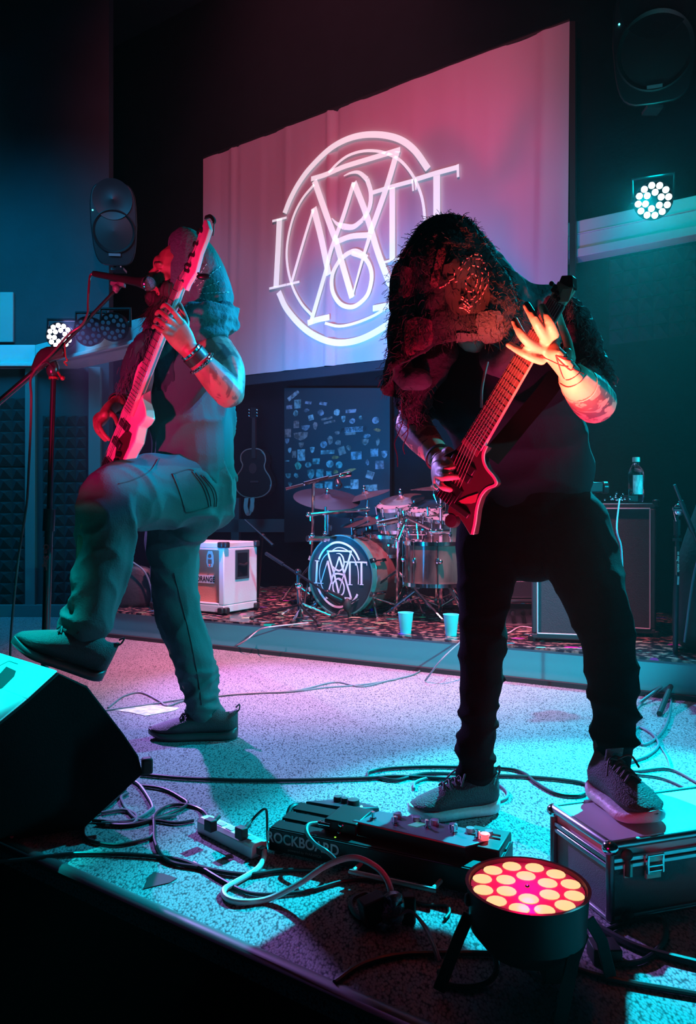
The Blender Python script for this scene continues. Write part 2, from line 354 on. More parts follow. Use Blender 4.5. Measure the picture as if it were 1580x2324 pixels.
# ================================================================== projection screen with the band mark
def frame_of(u0, v0, u1, v1): pass
scr = thing('projection_screen', 'large hanging projection screen showing a white circular monogram', 'screen', W(875, 860, -.02) - Vector((0, 0, 0)))
cl = mat('screen_cloth', (.52, .52, .55), .8)
cor = [W(461, 361), W(1293, 48), W(1287, 770), W(461, 862)]; nx, nz = 150, 40; vsx = []; fsx = []
for i in range(nx + 1):
    for k in range(nz + 1):
        s_, t_ = i / nx, k / nz; top = cor[0].lerp(cor[1], s_); bot = cor[3].lerp(cor[2], s_); p = bot.lerp(top, t_)
        x = s_ * 3.5
        wv = .010 * noise.noise(Vector((x * 5, t_ * .5, 0))) + .007 * noise.noise(Vector((x * 16, t_ * 1.2, 3))) * (1.3 - t_)
        for c0, am, wd_ in ((1.45, .022, .02), (1.52, -.02, .02), (.35, .010, .02), (1.0, .010, .03), (.42, -.008, .02), (3.3, .01, .03)):
            wv += am * math.exp(-((x - c0 - .02 * t_) / wd_) ** 2)
        vsx.append(p + WN * wv)
for i in range(nx):
    for k in range(nz): a_ = i * (nz + 1) + k; fsx.append((a_, a_ + nz + 1, a_ + nz + 2, a_ + 1))
m = MB(); m.add(vsx, fsx); cloth = m.build('cloth', cl, scr, smooth=80)
m = MB(); m.tube([cor[0] + Vector((0, 0, .01)) - WN * .02, cor[1] + Vector((0, 0, .01)) - WN * .02], .022, sub=1); m.build('top_roller', BLACK, scr)
m = MB(); m.slab([W(1293, 770, -.02), W(1306, 770, -.02), W(1306, 48, -.02), W(1293, 48, -.02)], -WN * .03); m.build('side_border', BLACK, scr)
m = MB(); m.slab([W(461, 862, -.01), W(1306, 770, -.01), W(1306, 790, -.01), W(461, 885, -.01)], -WN * .03); m.build('bottom_border', mat('border_blue', (.02, .03, .045), .5), scr)
# the mark as strokes: points in a zoomed view of the photo, widths in the same units
ZS = 540 / 1580
def zz(x, y): return (560 + x * ZS, 260 + y * ZS)
LOGO = [
 ([(252, 655), (290, 560), (350, 450), (430, 345), (560, 222), (700, 152), (850, 132), (1000, 158), (1110, 232), (1205, 362)], 36),
 ([(212, 1178), (265, 1290), (370, 1410), (480, 1482), (600, 1515), (730, 1500), (860, 1442), (1000, 1345), (1100, 1230), (1160, 1120)], 38),
 ([(448, 465), (370, 560), (310, 680), (272, 840), (268, 980), (300, 1130), (360, 1250), (430, 1330)], 17),
 ([(520, 1385), (610, 1405), (710, 1388), (830, 1342), (920, 1290)], 17),
 ([(545, 385), (610, 318), (680, 270), (770, 243), (860, 242), (940, 262), (1020, 305), (1090, 385), (1140, 480), (1172, 590), (1185, 740), (1180, 900)], 17),
 ([(428, 428), (520, 400), (650, 345), (830, 290), (1020, 232)], 30),
 ([(1000, 245), (930, 480), (820, 790)], 40), ([(450, 440), (520, 640), (590, 830)], 40),
 ([(590, 830), (640, 1010), (700, 1215)], 40), ([(820, 800), (770, 960), (700, 1215)], (30, 10)),
 ([(712, 450), (640, 680), (560, 900), (525, 1040), (425, 1385)], 30), ([(712, 450), (800, 680), (880, 940), (1000, 1250)], 40),
 ([(405, 1385), (470, 1362), (550, 1345)], 36), ([(838, 1288), (920, 1272), (1010, 1250)], 38),
 ([(645, 408), (690, 388), (745, 385), (800, 430)], (6, 30)), ([(800, 430), (825, 520), (815, 620), (770, 700)], 30), ([(770, 700), (710, 745), (650, 745)], (30, 38)), ([(650, 745), (600, 725), (565, 688)], (38, 4)),
 ([(590, 848), (690, 810), (812, 800)], 34), ([(630, 955), (680, 918), (730, 908), (800, 950)], 30),
 ([(700, 920), (790, 960), (830, 1060), (810, 1180), (760, 1245), (695, 1278), (620, 1255), (570, 1170), (570, 1060), (620, 960)], 28),
 ([(218, 690), (208, 900), (195, 1145)], 42), ([(170, 708), (265, 684)], 14), ([(150, 1156), (262, 1130)], 14),
 ([(443, 630), (375, 850), (300, 1110)], 20), ([(445, 620), (495, 820), (545, 1065)], (44, 40)), ([(265, 1130), (350, 1110)], 14),
 ([(967, 485), (967, 965)], 40), ([(838, 518), (960, 480), (1105, 440)], 26), ([(1100, 430), (1106, 508)], 12), ([(915, 980), (1030, 950)], 14),
 ([(1262, 405), (1262, 880)], 46), ([(1120, 432), (1260, 388), (1400, 350)], 30), ([(1402, 330), (1404, 415)], 16), ([(1120, 430), (1125, 500)], 10), ([(1215, 895), (1310, 870)], 14)]
mkm = mat('projected_white', (.75, .8, .85), .8, emit=(.72, .80, .86), es=.70)
m = MB()
for pts, wd in LOGO:
    q = [W(*zz(*p), .028) for p in pts]; sc = (W(*zz(1, 0), 0) - W(*zz(0, 0), 0)).length * .93
    sc = q[0].y * ZS / FPX * 1.08
    m.ribbon(q, tuple(x * sc for x in wd) if isinstance(wd, tuple) else wd * sc, WN, .001)
m.build('monogram', mkm, scr, smooth=0, label='white projected circular monogram of interlaced letters')
def lit_mount(u, v): pass

# ================================================================== lamps (LED par cans)
def par_can(name, label, c, aim, R, rows, lensmat, group=None, depth=.12, up=(0, 0, 1), yoke=True, base=None, bodym=BMET, rl=.1):
    c = Vector(c); n = Vector(aim).normalized(); s = Vector(up).cross(n).normalized(); t2 = n.cross(s)
    o = thing(name, label, 'stage lamp', base if base is not None else c - n * depth, group)
    m = MB(); m.lathe([(0, -depth), (R * .7, -depth), (R * .95, -depth * .7), (R, 0), (R * 1.03, .002), (R * .97, .002), (R * .95, -.005), (0, -.005)], c, n, 40); m.build('housing', bodym, o)
    for (cnt, rr, ph) in rows:
        for k in range(cnt):
            a_ = 2 * math.pi * k / cnt + ph; q = c + (s * math.cos(a_) + t2 * math.sin(a_)) * R * rr
            m = MB(); m.lathe([(R * rl * 1.0, -.0045), (R * rl * .96, -.0032), (R * rl * .5, -.0022), (0, -.002)], q, n, 14); m.build('lens', lensmat, o)
    if yoke:
        m = MB(); pts = [c - n * depth * .5 + s * R * 1.08, c - n * depth * .5 + s * R * 1.08 - Vector(up) * -R * 1.3, c - n * depth * .5 - s * R * 1.08 + Vector(up) * R * 1.3, c - n * depth * .5 - s * R * 1.08]
        m.tube(pts, .012, sub=1); m.build('bracket', BMET, o)
    return o
ROWS = [(12, .78, .1), (6, .42, .3)]
cy = mat('lens_cyan_lit', (.8, 1, 1), .3, emit=(.75, 1, 1), es=6); vi = mat('lens_violet_lit', (1, .9, 1), .3, emit=(.95, .88, 1), es=9)
off_l = mat('lens_unlit', (.10, .12, .16), .08, coat=1); red_l = mat('lens_red_lit', (1, .5, .3), .3, emit=(1, .62, .26), es=1.15)
par_can('stage_lamp', 'lit cyan round LED lamp on the ledge at the right', LEDR, EYE - LEDR + Vector((.0, 0, -.0)), .112, ROWS, cy, rl=.175, up=(0, 0, 1))
par_can('stage_lamp', 'lit white violet LED lamp on the left ledge, blazing beside the microphone stand', LEDL, (.05, -1, -.12), .10, ROWS, vi, rl=.18)
par_can('stage_lamp', 'unlit LED lamp left of the two dark ones on the ledge', P(200, 752, 5.6), (-.05, -1, -.25), .105, ROWS, off_l, rl=.15)
par_can('stage_lamp', 'unlit LED lamp right of the two dark ones, nearest the bassist', P(256, 742, 5.5), (-.05, -1, -.25), .10, ROWS, off_l, rl=.15)
hz = MB(); hz.box((-1, 4.2, 2.55), (9.2, 7.6, 6.8)); hm = bpy.data.materials.new('haze'); hm.use_nodes = True; nt = hm.node_tree; nt.nodes.remove(nt.nodes['Principled BSDF'])
vsn = nt.nodes.new('ShaderNodeVolumeScatter'); vsn.inputs['Density'].default_value = .0020; vsn.inputs['Anisotropy'].default_value = .35; nt.links.new(vsn.outputs[0], nt.nodes['Material Output'].inputs['Volume'])
tag(hz.build('haze', hm, smooth=0, base=(0, 0, 0)), 'thin stage haze filling the room around the lamps', 'haze', kind='stuff')
# point lights added for the lamps' glow on their surroundings
for nm, q, colr, wt in (('glow_cyan', LEDR + WN * .0 + Vector((0, -.02, .20)), (.0, .85, .9), 7), ('glow_violet', LEDL + Vector((0, .25, .08)), (.40, .40, 1), 1.6)):
    l = bpy.data.lights.new(nm, 'POINT'); l.color = colr; l.energy = wt; l.shadow_soft_size = .06; o = bpy.data.objects.new(nm, l); COL.objects.link(o); o.location = q

# ================================================================== wall speakers
def wall_speaker(label, c, ax, w_, h_, dep):
    n = Vector(ax).normalized(); s = Vector((0, 0, 1)).cross(n).normalized(); t2 = n.cross(s)
    o = thing('loudspeaker', label, 'loudspeaker', Vector(c) - n * dep)
    out = []
    for k in range(28):
        a_ = 2 * math.pi * k / 28; x = math.copysign(abs(math.cos(a_)) ** .45, math.cos(a_)); y = math.copysign(abs(math.sin(a_)) ** .5, math.sin(a_)); out.append((x * (1 - .12 * (y < 0) * -y), y))
    m = MB(); f0 = [Vector(c) + s * w_ / 2 * x + t2 * h_ / 2 * y for x, y in out]; f1 = [Vector(c) - n * dep + s * w_ * .33 * x + t2 * h_ * .4 * y for x, y in out]; N = 28
    m.add(f0 + f1, [tuple(range(N)), tuple(range(N, 2 * N))] + [(i, (i + 1) % N, (i + 1) % N + N, i + N) for i in range(N)]); m.build('cabinet', mat('speaker_shell', (.008, .009, .012), .4), o, bevel=.012, smooth=50)
    m = MB(); R = w_ * .44; m.lathe([(R * 1.04, .0), (R * 1.04, .012), (R, .016), (R * .96, .01), (R * .9, -.0), (0, .012)], Vector(c) - t2 * h_ * .08, n, 40); m.build('woofer_grille', mat('grille_black', (.008, .008, .01), .5), o)
    m = MB(); m.lathe([(w_ * .42, 0), (w_ * .42, .01), (w_ * .3, .004), (w_ * .12, -.0), (0, .006)], Vector(c) + t2 * h_ * .30, n, 32); m.build('horn', mat('horn_black', (.012, .013, .016), .3), o)
    m = MB(); m.box(Vector(c) - t2 * h_ * .36 + n * .008, (.09, .012, .02), ex=s, ez=t2); m.build('badge', mat('badge_grey', (.2, .18, .2), .4), o)
    m = MB(); m.cyl(Vector(c) - n * dep * .7 - t2 * h_ * .3, Vector(c) - n * dep * .7 - t2 * h_ * .3 + Vector((0, 0, -.14)), .02); m.box(Vector(c) - n * dep * .7 - t2 * h_ * .3 + Vector((0, 0, -.15)), (.1, .1, .02)); m.build('wall_bracket', STEEL, o)
    m = MB(); m.ball(Vector(c) + s * -w_ * .42 * (1 if 1 else 1) + t2 * h_ * .16 + n * .012, .006); m.build('power_light', mat('led_cyan', (.2, 1, 1), .3, emit=(.1, .9, 1), es=3), o)
    return o
wall_speaker('big black loudspeaker hung high on the wall at the top right', P(1488, 90, 4.7), (-.32, -1, -.32), .50, .72, .32)
wall_speaker('black loudspeaker hung on the wall behind the bassist, at the left', P(258, 510, 6.0), (.12, -1, -.25), .36, .62, .28)

# ================================================================== sticker board, hanging acoustic guitar
bo = thing('sticker_board', 'tall dark board covered with band stickers behind the drum kit', 'board', W(765, 1232, -.14))
m = MB(); m.slab([W(645, 1232, -.14), W(885, 1220, -.14), W(885, 880, -.14), W(645, 880, -.14)], -WN * .03); m.build('panel', mat('board_blue', (.011, .018, .024), .5), bo, bevel=.003)
def stk(u, v, w_, h_, shp, colr, rot=0):
    o_ = W(u, v, -.136); k = o_.y / FPX; m = MB(); up = Vector((0, 0, 1)); pts = []
    if shp == 'r': pts = [(-1, -1), (1, -1), (1, 1), (-1, 1)]
    elif shp == 'c': pts = [(math.cos(i * .524), math.sin(i * .524)) for i in range(12)]
    elif shp == 's': pts = [(-1, .9), (0, 1.05), (1, .9), (.9, -.2), (.5, -.8), (0, -1.1), (-.5, -.8), (-.9, -.2)]
    else:
        rg = random.Random(u * 7 + v); pts = [(math.cos(i * .7) * rg.uniform(.6, 1.1), math.sin(i * .7) * rg.uniform(.6, 1.1)) for i in range(9)]
    c_, s_ = math.cos(rot), math.sin(rot)
    q = [o_ + (WD * (x * c_ * w_ - y * s_ * h_) * 1.22 + up * (x * s_ * w_ + y * c_ * h_)) * k / 2 for x, y in pts]
    m.slab(q, WN * .0015)
    cm = mat('sticker_%02d%02d%02d' % tuple(int(x * 99) for x in colr), tuple(x * .6 for x in colr), .6, col2=tuple(x * .15 for x in colr), vs_=26)
    return m.build('sticker', cm, bo, smooth=0)
CW, CO, CG, CP, CR = (.5, .5, .5), (.9, .25, .08), (.3, .42, .4), (.42, .34, .4), (.45, .22, .2)
S = [(666, 898, 30, 9, 'r', CW, .6), (657, 924, 14, 9, 'r', CP), (676, 917, 16, 20, 'r', CG), (700, 914, 15, 6, 'r', CP, -.2), (696, 931, 15, 10, 'b', CP), (734, 916, 18, 7, 'r', CP, -.25), (729, 936, 16, 15, 'b', CP), (765, 936, 15, 15, 'c', CW),
 (797, 933, 24, 8, 'r', CP), (671, 938, 15, 15, 'b', CG), (706, 948, 12, 12, 'r', CW, .2), (742, 950, 26, 5, 'r', CR, .15), (748, 958, 26, 5, 'r', CR, .12), (780, 951, 10, 14, 's', CW), (800, 955, 16, 14, 'b', CP), (853, 954, 16, 16, 'c', CP), (819, 948, 10, 12, 'b', CG),
 (673, 963, 13, 17, 'r', CR), (694, 971, 20, 12, 's', CP), (716, 966, 12, 18, 'b', CR), (803, 975, 42, 12, 'r', CP), (796, 984, 24, 6, 'r', CR), (857, 976, 19, 8, 'b', CO, -.3), (654, 983, 15, 19, 'r', CR), (683, 990, 34, 18, 's', CR), (684, 1010, 12, 12, 's', CR), (766, 982, 14, 10, 'b', CR),
 (750, 998, 14, 24, 'b', CR), (767, 1005, 16, 14, 'b', CR), (832, 990, 20, 12, 'b', CP), (829, 1003, 16, 14, 's', CR), (858, 1003, 11, 20, 'b', CR), (735, 1009, 16, 16, 'c', CP), (652, 1001, 10, 12, 's', CP), (709, 1021, 11, 13, 's', CW), (744, 1026, 32, 9, 'r', CW), (776, 1023, 16, 18, 'r', CR, .3), (792, 1016, 14, 14, 'b', CR),
 (658, 1021, 9, 14, 'b', CW), (668, 1031, 10, 16, 'r', CR), (684, 1033, 18, 26, 'r', CW), (762, 1038, 18, 10, 'b', CO), (809, 1034, 24, 18, 'r', CP), (850, 1027, 17, 18, 'r', CP), (873, 1031, 14, 16, 's', CP), (652, 1046, 10, 3, 'r', CW), (676, 1057, 18, 24, 'b', (.2, .6, .4)), (700, 1055, 15, 13, 'c', CG), (718, 1047, 17, 13, 'r', CG),
 (749, 1053, 17, 17, 'c', CW), (770, 1055, 16, 16, 'c', CG), (834, 1049, 10, 14, 'b', CP), (862, 1055, 19, 19, 'r', CP), (655, 1080, 14, 11, 's', CG), (673, 1079, 12, 12, 'b', CG), (706, 1076, 17, 21, 's', CG), (726, 1076, 17, 22, 'r', CG), (747, 1078, 12, 18, 'r', CG), (762, 1071, 17, 10, 'b', CO), (793, 1068, 32, 9, 'b', CO, .2), (840, 1078, 17, 17, 'r', CW, -.35),
 (658, 1098, 12, 12, 'b', CG), (724, 1108, 20, 22, 's', CG), (746, 1105, 18, 24, 'r', CW), (700, 1116, 18, 14, 'c', CG), (714, 1128, 18, 16, 'c', CG), (805, 1099, 18, 22, 'r', CW), (791, 1105, 20, 5, 'c', CG), (843, 1107, 28, 14, 'r', CG, .05)]
for s in S: stk(*s)
for (u, v, tx, sz) in ((803, 975, 'MADE IT', .055), (840, 1078, 'ITZ', .06), (744, 1026, 'NOTHING', .035)):
    if tx == 'MADE IT': text_mesh('PULL IT OFF', .045, W(u, v, -.134), WD, (0, 0, 1), 'sticker_print', BLACK, bo, sx=1.1)
# acoustic guitar
ag = thing('acoustic_guitar', 'dark acoustic guitar hanging on the back wall left of the sticker board', 'guitar', W(575, 1130, -.14))
def gp(u, v, o_=-.1): return W(u, v, o_)
ol = [(575, 1018), (590, 1020), (600, 1030), (603, 1045), (600, 1057), (603, 1068), (612, 1082), (616, 1098), (611, 1114), (596, 1126), (574, 1130), (552, 1126), (538, 1113), (533, 1097), (538, 1080), (547, 1067), (551, 1055), (547, 1045), (548, 1031), (559, 1021)]
m = MB(); m.slab([gp(u, v) for u, v in ol], -WN * .08); m.build('body', mat('dark_spruce', (.03, .022, .022), .3, coat=.5), ag, bevel=.008)
m = MB(); q = catmull([gp(u, v, -.095) for u, v in ol + [ol[0]]], 3); m.tube(q, .006, 6, 1); m.build('binding', mat('cream_binding', (.4, .28, .25), .5), ag)
m = MB(); m.slab([gp(571, 1040, -.085), gp(580, 1040, -.085), gp(579, 948, -.085), gp(572, 948, -.085)], -WN * .02); m.build('neck', mat('dark_fretboard', (.05, .03, .03), .5), ag)
m = MB(); m.slab([gp(568, 948, -.085), gp(582, 948, -.085), gp(581, 925, -.085), gp(569, 925, -.085)], -WN * .02); m.build('headstock', BLACK, ag)
m = MB()
for k in range(3):
    for sx in (-1, 1): m.ball(gp(575 + sx * 9, 930 + k * 7, -.09), .012)
m.build('tuning_pegs', CHROME, ag)
m = MB(); m.lathe([(.05, 0), (.05, .002), (0, .002)], gp(574, 1063, -.098), WN, 24); m.build('sound_hole', mat('rosette', (.10, .03, .03), .6), ag)
m = MB(); m.slab([gp(568, 1091, -.09), gp(586, 1091, -.09), gp(586, 1095, -.09), gp(568, 1095, -.09)], -WN * .01); m.build('bridge', mat('rosewood', (.12, .06, .06), .5), ag)
m = MB(); m.ribbon([gp(560, 1130, -.05), gp(558, 1150, -.03), gp(562, 1164, -.03), gp(567, 1162, -.05), gp(573, 1140, -.08), gp(574, 1130, -.1)], .05, WN, .003)
m.ribbon([gp(572, 1130, -.05), gp(573, 1150, -.03), gp(570, 1160, -.03)], .045, WN, .003); m.build('strap', mat('pale_strap', (.55, .62, .65), .6), ag)
# ================================================================== gear on the riser
def D(u, v): return F(u, v, RZ)
TOLEX = mat('white_tolex', (.60, .62, .64), .6, bump=.2, bs=200)
# white guitar cabinet
c0 = D(508, 1396); ca = Vector((-.93, .10, 0)).normalized(); cb = Vector((.52, .86, 0)).normalized()   # front face runs left, side runs back
ca = Vector((-cb.y, cb.x, 0)); ch = .47
cab = thing('guitar_cabinet', 'white speaker cabinet with orange grille cloth on the riser behind the bassist', 'amplifier', c0 + ca * .3 + cb * .15)
fw, fd = .66, .36; up = Vector((0, 0, 1))
m = MB(); o_ = c0 + up * .012
m.slab([o_, o_ + ca * fw, o_ + ca * fw + cb * fd, o_ + cb * fd], up * .05); m.slab([o_ + up * (ch - .04), o_ + ca * fw + up * (ch - .04), o_ + ca * fw + cb * fd + up * (ch - .04), o_ + cb * fd + up * (ch - .04)], up * .04)
m.slab([o_ + up * .05, o_ + ca * .045 + up * .05, o_ + ca * .045 + cb * fd + up * .05, o_ + cb * fd + up * .05], up * (ch - .09))
m.slab([o_ + ca * fw + up * .05, o_ + ca * (fw - .045) + up * .05, o_ + ca * (fw - .045) + cb * fd + up * .05, o_ + ca * fw + cb * fd + up * .05], up * (ch - .09))
m.slab([o_ + cb * (fd - .02) + up * .05, o_ + ca * fw + cb * (fd - .02) + up * .05, o_ + ca * fw + cb * fd + up * .05, o_ + cb * fd + up * .05], up * (ch - .09))
m.build('shell', TOLEX, cab, bevel=.006)
m = MB(); g0 = o_ + ca * .045 + cb * .035 + up * .05; m.slab([g0, g0 + ca * (fw - .09), g0 + ca * (fw - .09) + up * (ch - .09), g0 + up * (ch - .09)], cb * .01); m.build('grille_cloth', mat('orange_basket_cloth', (.55, .22, .15), .85, bump=.4, bs=300), cab)
m = MB()
for k, z in ((0, .05), (1, ch - .052)): m.slab([o_ + ca * .045 + up * z, o_ + ca * (fw - .045) + up * z, o_ + ca * (fw - .045) + up * (z + .012), o_ + ca * .045 + up * (z + .012)], cb * .035)
m.build('grille_frame', TOLEX, cab, bevel=.003)
sd = o_ - Vector((0, 0, 0)); sn = -ca   # side facing right
m = MB(); h0 = sd + cb * .115 + up * .215; m.slab([h0, h0 + cb * .15, h0 + cb * .15 + up * .2, h0 + up * .2], sn * .006); m.build('handle_plate', mat('handle_plate', (.03, .05, .055), .35), cab, bevel=.004)
m = MB(); h1 = h0 + cb * .02 + up * .02 + sn * .0062; m.slab([h1, h1 + cb * .11, h1 + cb * .11 + up * .16, h1 + up * .16], sn * .0008); m.build('handle_recess', mat('recess_black', (.008, .01, .012), .3), cab)
m = MB(); m.tube([h1 + cb * .01 + up * .085 + sn * .004, h1 + cb * .055 + up * .075 + sn * .014, h1 + cb * .10 + up * .085 + sn * .004], .009); m.build('handle', BLACK, cab)
for a_, b_ in ((0, 0), (0, 1), (1, 0)):
    for z in (0, 1):
        p = o_ + ca * fw * a_ + cb * fd * b_ + up * (ch - .0) * z; m = MB()
        for dx in (0, 1): m.box(p + (ca * .018 * (1 - 2 * a_) if dx else cb * .018 * (1 - 2 * b_)) + up * (.016 * (1 - 2 * z)), (.045, .045, .04), ex=cb if dx else ca)
        m.build('corner', BLACK, cab, bevel=.008)
for a_ in (.05, .6):
    m = MB(); m.cyl(c0 + ca * a_ + cb * .05, c0 + ca * a_ + cb * .05 + up * .014, .02); m.cyl(c0 + ca * a_ + cb * .3, c0 + ca * a_ + cb * .3 + up * .014, .02); m.build('foot', RUB, cab)
n_ = -cb; q = g0 + ca * .065 + up * .14 - cb * .002
m = MB(); m.slab([q, q + ca * .15, q + ca * .15 + up * .055, q + up * .055], n_ * .003); m.build('name_plate', mat('plate_pale', (.6, .6, .62), .4), cab)
text_mesh('ORANGE', .05, q + ca * .075 + up * .026 + n_ * .0035, -ca, up, 'name_lettering', BLACK, cab, bold=.0012, sx=.8)
q = g0 + ca * .10 + up * .30 - cb * .003; m = MB()
m.slab([q + ca * x + up * z for x, z in ((-.022, -.05), (.022, -.05), (.034, -.02), (.03, .03), (.018, .06), (-.018, .06), (-.03, .03), (-.034, -.02))], n_ * .004)
m.build('crest', mat('crest_white', (.7, .7, .72), .5), cab, bevel=.002)
m = MB(); m.ball(q + up * .025 + n_ * .006, .012, (1, 1, 1.2)); m.box(q - up * .012 + n_ * .006, (.03, .004, .03), ex=ca); m.ball(q - up * .038 + n_ * .006, .009); m.build('crest_relief', mat('crest_red', (.5, .15, .12), .5), cab)

# ------------------------------------------------------------------ drum kit
SHELL = mat('drum_lacquer', (.20, .10, .09), .18, coat=.8, col2=(.03, .02, .025), vs_=5, stretch=(1, 1, .35)); HOOP = mat('teal_hoop', (.05, .20, .19), .25, coat=.5)
C1 = P(771, 1306, 5.12); ka = Vector((.60, .80, 0)); KR = .262; KD = .46
kick = thing('bass_drum', 'large bass drum with white monogram on its dark front head', 'drum', Vector((C1.x, C1.y, RZ)) + ka * .2)
m = MB(); m.lathe([(KR * .97, .03), (KR * .97, KD - .03)], C1, ka, 56); m.build('shell', SHELL, kick)
for z in (0, KD - .045):
    m = MB(); m.lathe([(KR * 1.0, z), (KR * 1.035, z), (KR * 1.035, z + .045), (KR * 1.0, z + .045), (KR * 1.0, z)], C1, ka, 56); m.build('hoop', HOOP, kick)
m = MB(); m.lathe([(KR, .012), (KR * .5, .008), (0, .008)], C1, ka, 56); m.build('front_head', mat('drumhead_black', (.02, .04, .05), .3), kick)
for z in (.06, KD - .06):
    m = MB(); m.lathe([(KR * .985, z - .004), (KR * 1.0, z), (KR * .985, z + .004)], C1, ka, 56); m.build('rim_trim', CHROME, kick)
ks = up.cross(ka).normalized(); ks = ks if ks.x > 0 else -ks
lw = [W(*zz(*p)) for pts, _ in LOGO for p in pts]; lc = (W(*zz(620, 1515)) + W(*zz(850, 132))) / 2; lh = (W(*zz(850, 132)).z - W(*zz(620, 1515)).z)
kk = .42 / lh * 1.0; m = MB(); kc = C1 - up * .0 + ka * .006
for pts, wd in LOGO:
    q = []
    for p in pts:
        a_ = W(*zz(*p)) - lc; q.append(kc + ks * a_.dot(WD) * kk * .93 + up * a_.z * kk)
    sc = W(*zz(*pts[0])).y * ZS / FPX * 1.12 * kk
    m.ribbon(q, tuple(x * sc for x in wd) if isinstance(wd, tuple) else wd * sc, -ka, .0012, sub=4)
m.build('monogram', mat('decal_white', (.75, .75, .85), .5, emit=None), kick, smooth=0, label='white circular monogram decal')
for k in range(8):
    a_ = math.pi * (k + .5) / 4; r_ = ks * math.cos(a_) + up * math.sin(a_); m = MB()
    for z in (.02, KD - .03): m.box(C1 + r_ * KR * 1.06 + ka * z, (.03, .045, .018), ex=ks * -math.sin(a_) + up * math.cos(a_), ez=r_); m.ball(C1 + r_ * (KR * 1.08) + ka * z, .011)
    m.cyl(C1 + r_ * KR * 1.05 + ka * .02, C1 + r_ * KR * 1.05 + ka * .14, .005, n=8); m.cyl(C1 + r_ * KR * 1.05 + ka * (KD - .14), C1 + r_ * KR * 1.05 + ka * (KD - .03), .005, n=8)
    m.box(C1 + r_ * KR * 1.02 + ka * .15, (.02, .05, .02), ex=ks * -math.sin(a_) + up * math.cos(a_), ez=r_); m.build('lug', CHROME, kick)
for sx in (-1, 1):
    m = MB(); p0 = C1 + ks * sx * KR * .78 - up * KR * .6 + ka * .10; m.tube([p0, Vector((p0.x + ks.x * sx * .10 - ka.x * .1, p0.y + ks.y * sx * .1 - ka.y * .1, RZ + .006))], .008, sub=1); m.build('spur', CHROME, kick)
m = MB(); m.ball(C1 - ka * .05 - up * .185 + ks * .10, .035, (.8, .8, 1.3)); m.cyl(C1 - ka * .05 - up * .185 + ks * .10, C1 - ka * .02 - up * .26 + ks * .1, .012)
km = thing('kick_microphone', 'small dark round microphone in front of the bass drum head', 'microphone', C1 - ka * .05 - up * .26); m.build('capsule', RUB, km)
def drum(name, label, c, ax, R, dep, group=None, shell=SHELL, lugs=8):
    c = Vector(c); ax = Vector(ax).normalized(); o = thing(name, label, 'drum', c - ax * dep, group)
    m = MB(); m.lathe([(R, -dep), (R, 0)], c, ax, 40); m.build('shell', shell, o)
    m = MB(); m.lathe([(R * .99, .004), (0, .005)], c, ax, 40); m.lathe([(R * .99, -dep - .004), (0, -dep - .005)], c, ax, 40); m.build('drumhead', mat('clear_head', (.30, .32, .38), .25), o)
    for z in (0, -dep):
        m = MB(); m.lathe([(R, z - .012), (R * 1.04, z - .012), (R * 1.04, z + .012), (R, z + .012), (R, z - .012)], c, ax, 40); m.build('rim', CHROME, o)
    s = ax.orthogonal().normalized(); t2 = ax.cross(s)
    for k in range(lugs):
        a_ = 2 * math.pi * k / lugs; r_ = s * math.cos(a_) + t2 * math.sin(a_); m = MB(); m.cyl(c + r_ * R * 1.05 + ax * .012, c + r_ * R * 1.05 - ax * (dep + .01), .0035, n=6); m.ball(c + r_ * R * 1.05 + ax * .016, .008, n=8); m.ball(c + r_ * R * 1.04 - ax * dep * .4, .014, (1, 1, 1.6), n=8); m.build('lug', CHROME, o)
    return o
drum('tom_drum', 'small reddish rack tom nearest the bass drum, under the tilted cymbal', P(897, 1148, 5.2), (-.15, -.25, 1), .125, .15)
drum('tom_drum', 'larger rack tom right of the small one, covered in chrome glints', P(958, 1152, 5.15), (-.1, -.3, 1), .15, .18)
drum('tom_drum', 'rack tom half hidden behind the guitarist\'s hand', P(1015, 1175, 5.0), (.0, -.2, 1), .15, .19)
drum('floor_tom', 'deep dark floor tom at the right of the kit, beside the guitarist\'s leg', P(985, 1232, 4.95), (0, 0, 1), .19, .26)
drum('snare_drum', 'shallow snare drum just above the right edge of the bass drum', P(880, 1212, 5.35), (0, -.1, 1), .17, .13)
BRZ = mat('cymbal_bronze', (.42, .33, .32), .22, .9); BRZD = mat('cymbal_dark', (.10, .10, .13), .25, .8)
def tripod(m, base, h, spread, n=3, ph=.5, r=.011, top=.28):
    for k in range(n):
        a_ = 2 * math.pi * k / n + ph; d = Vector((math.cos(a_), math.sin(a_), 0)); m.tube([base + up * top, base + d * spread + up * .012], r, sub=1); m.tube([base + up * .09, base + d * spread * .5 + up * (top * .5)], r * .6, sub=1)
def feet(o, base, spread, n=3, ph=.5):
    for k in range(n):
        a_ = 2 * math.pi * k / n + ph; m = MB(); m.ball(base + Vector((math.cos(a_), math.sin(a_), 0)) * spread + up * .014, .018, (1, 1, .8), n=10); m.build('rubber_foot', RUB, o)
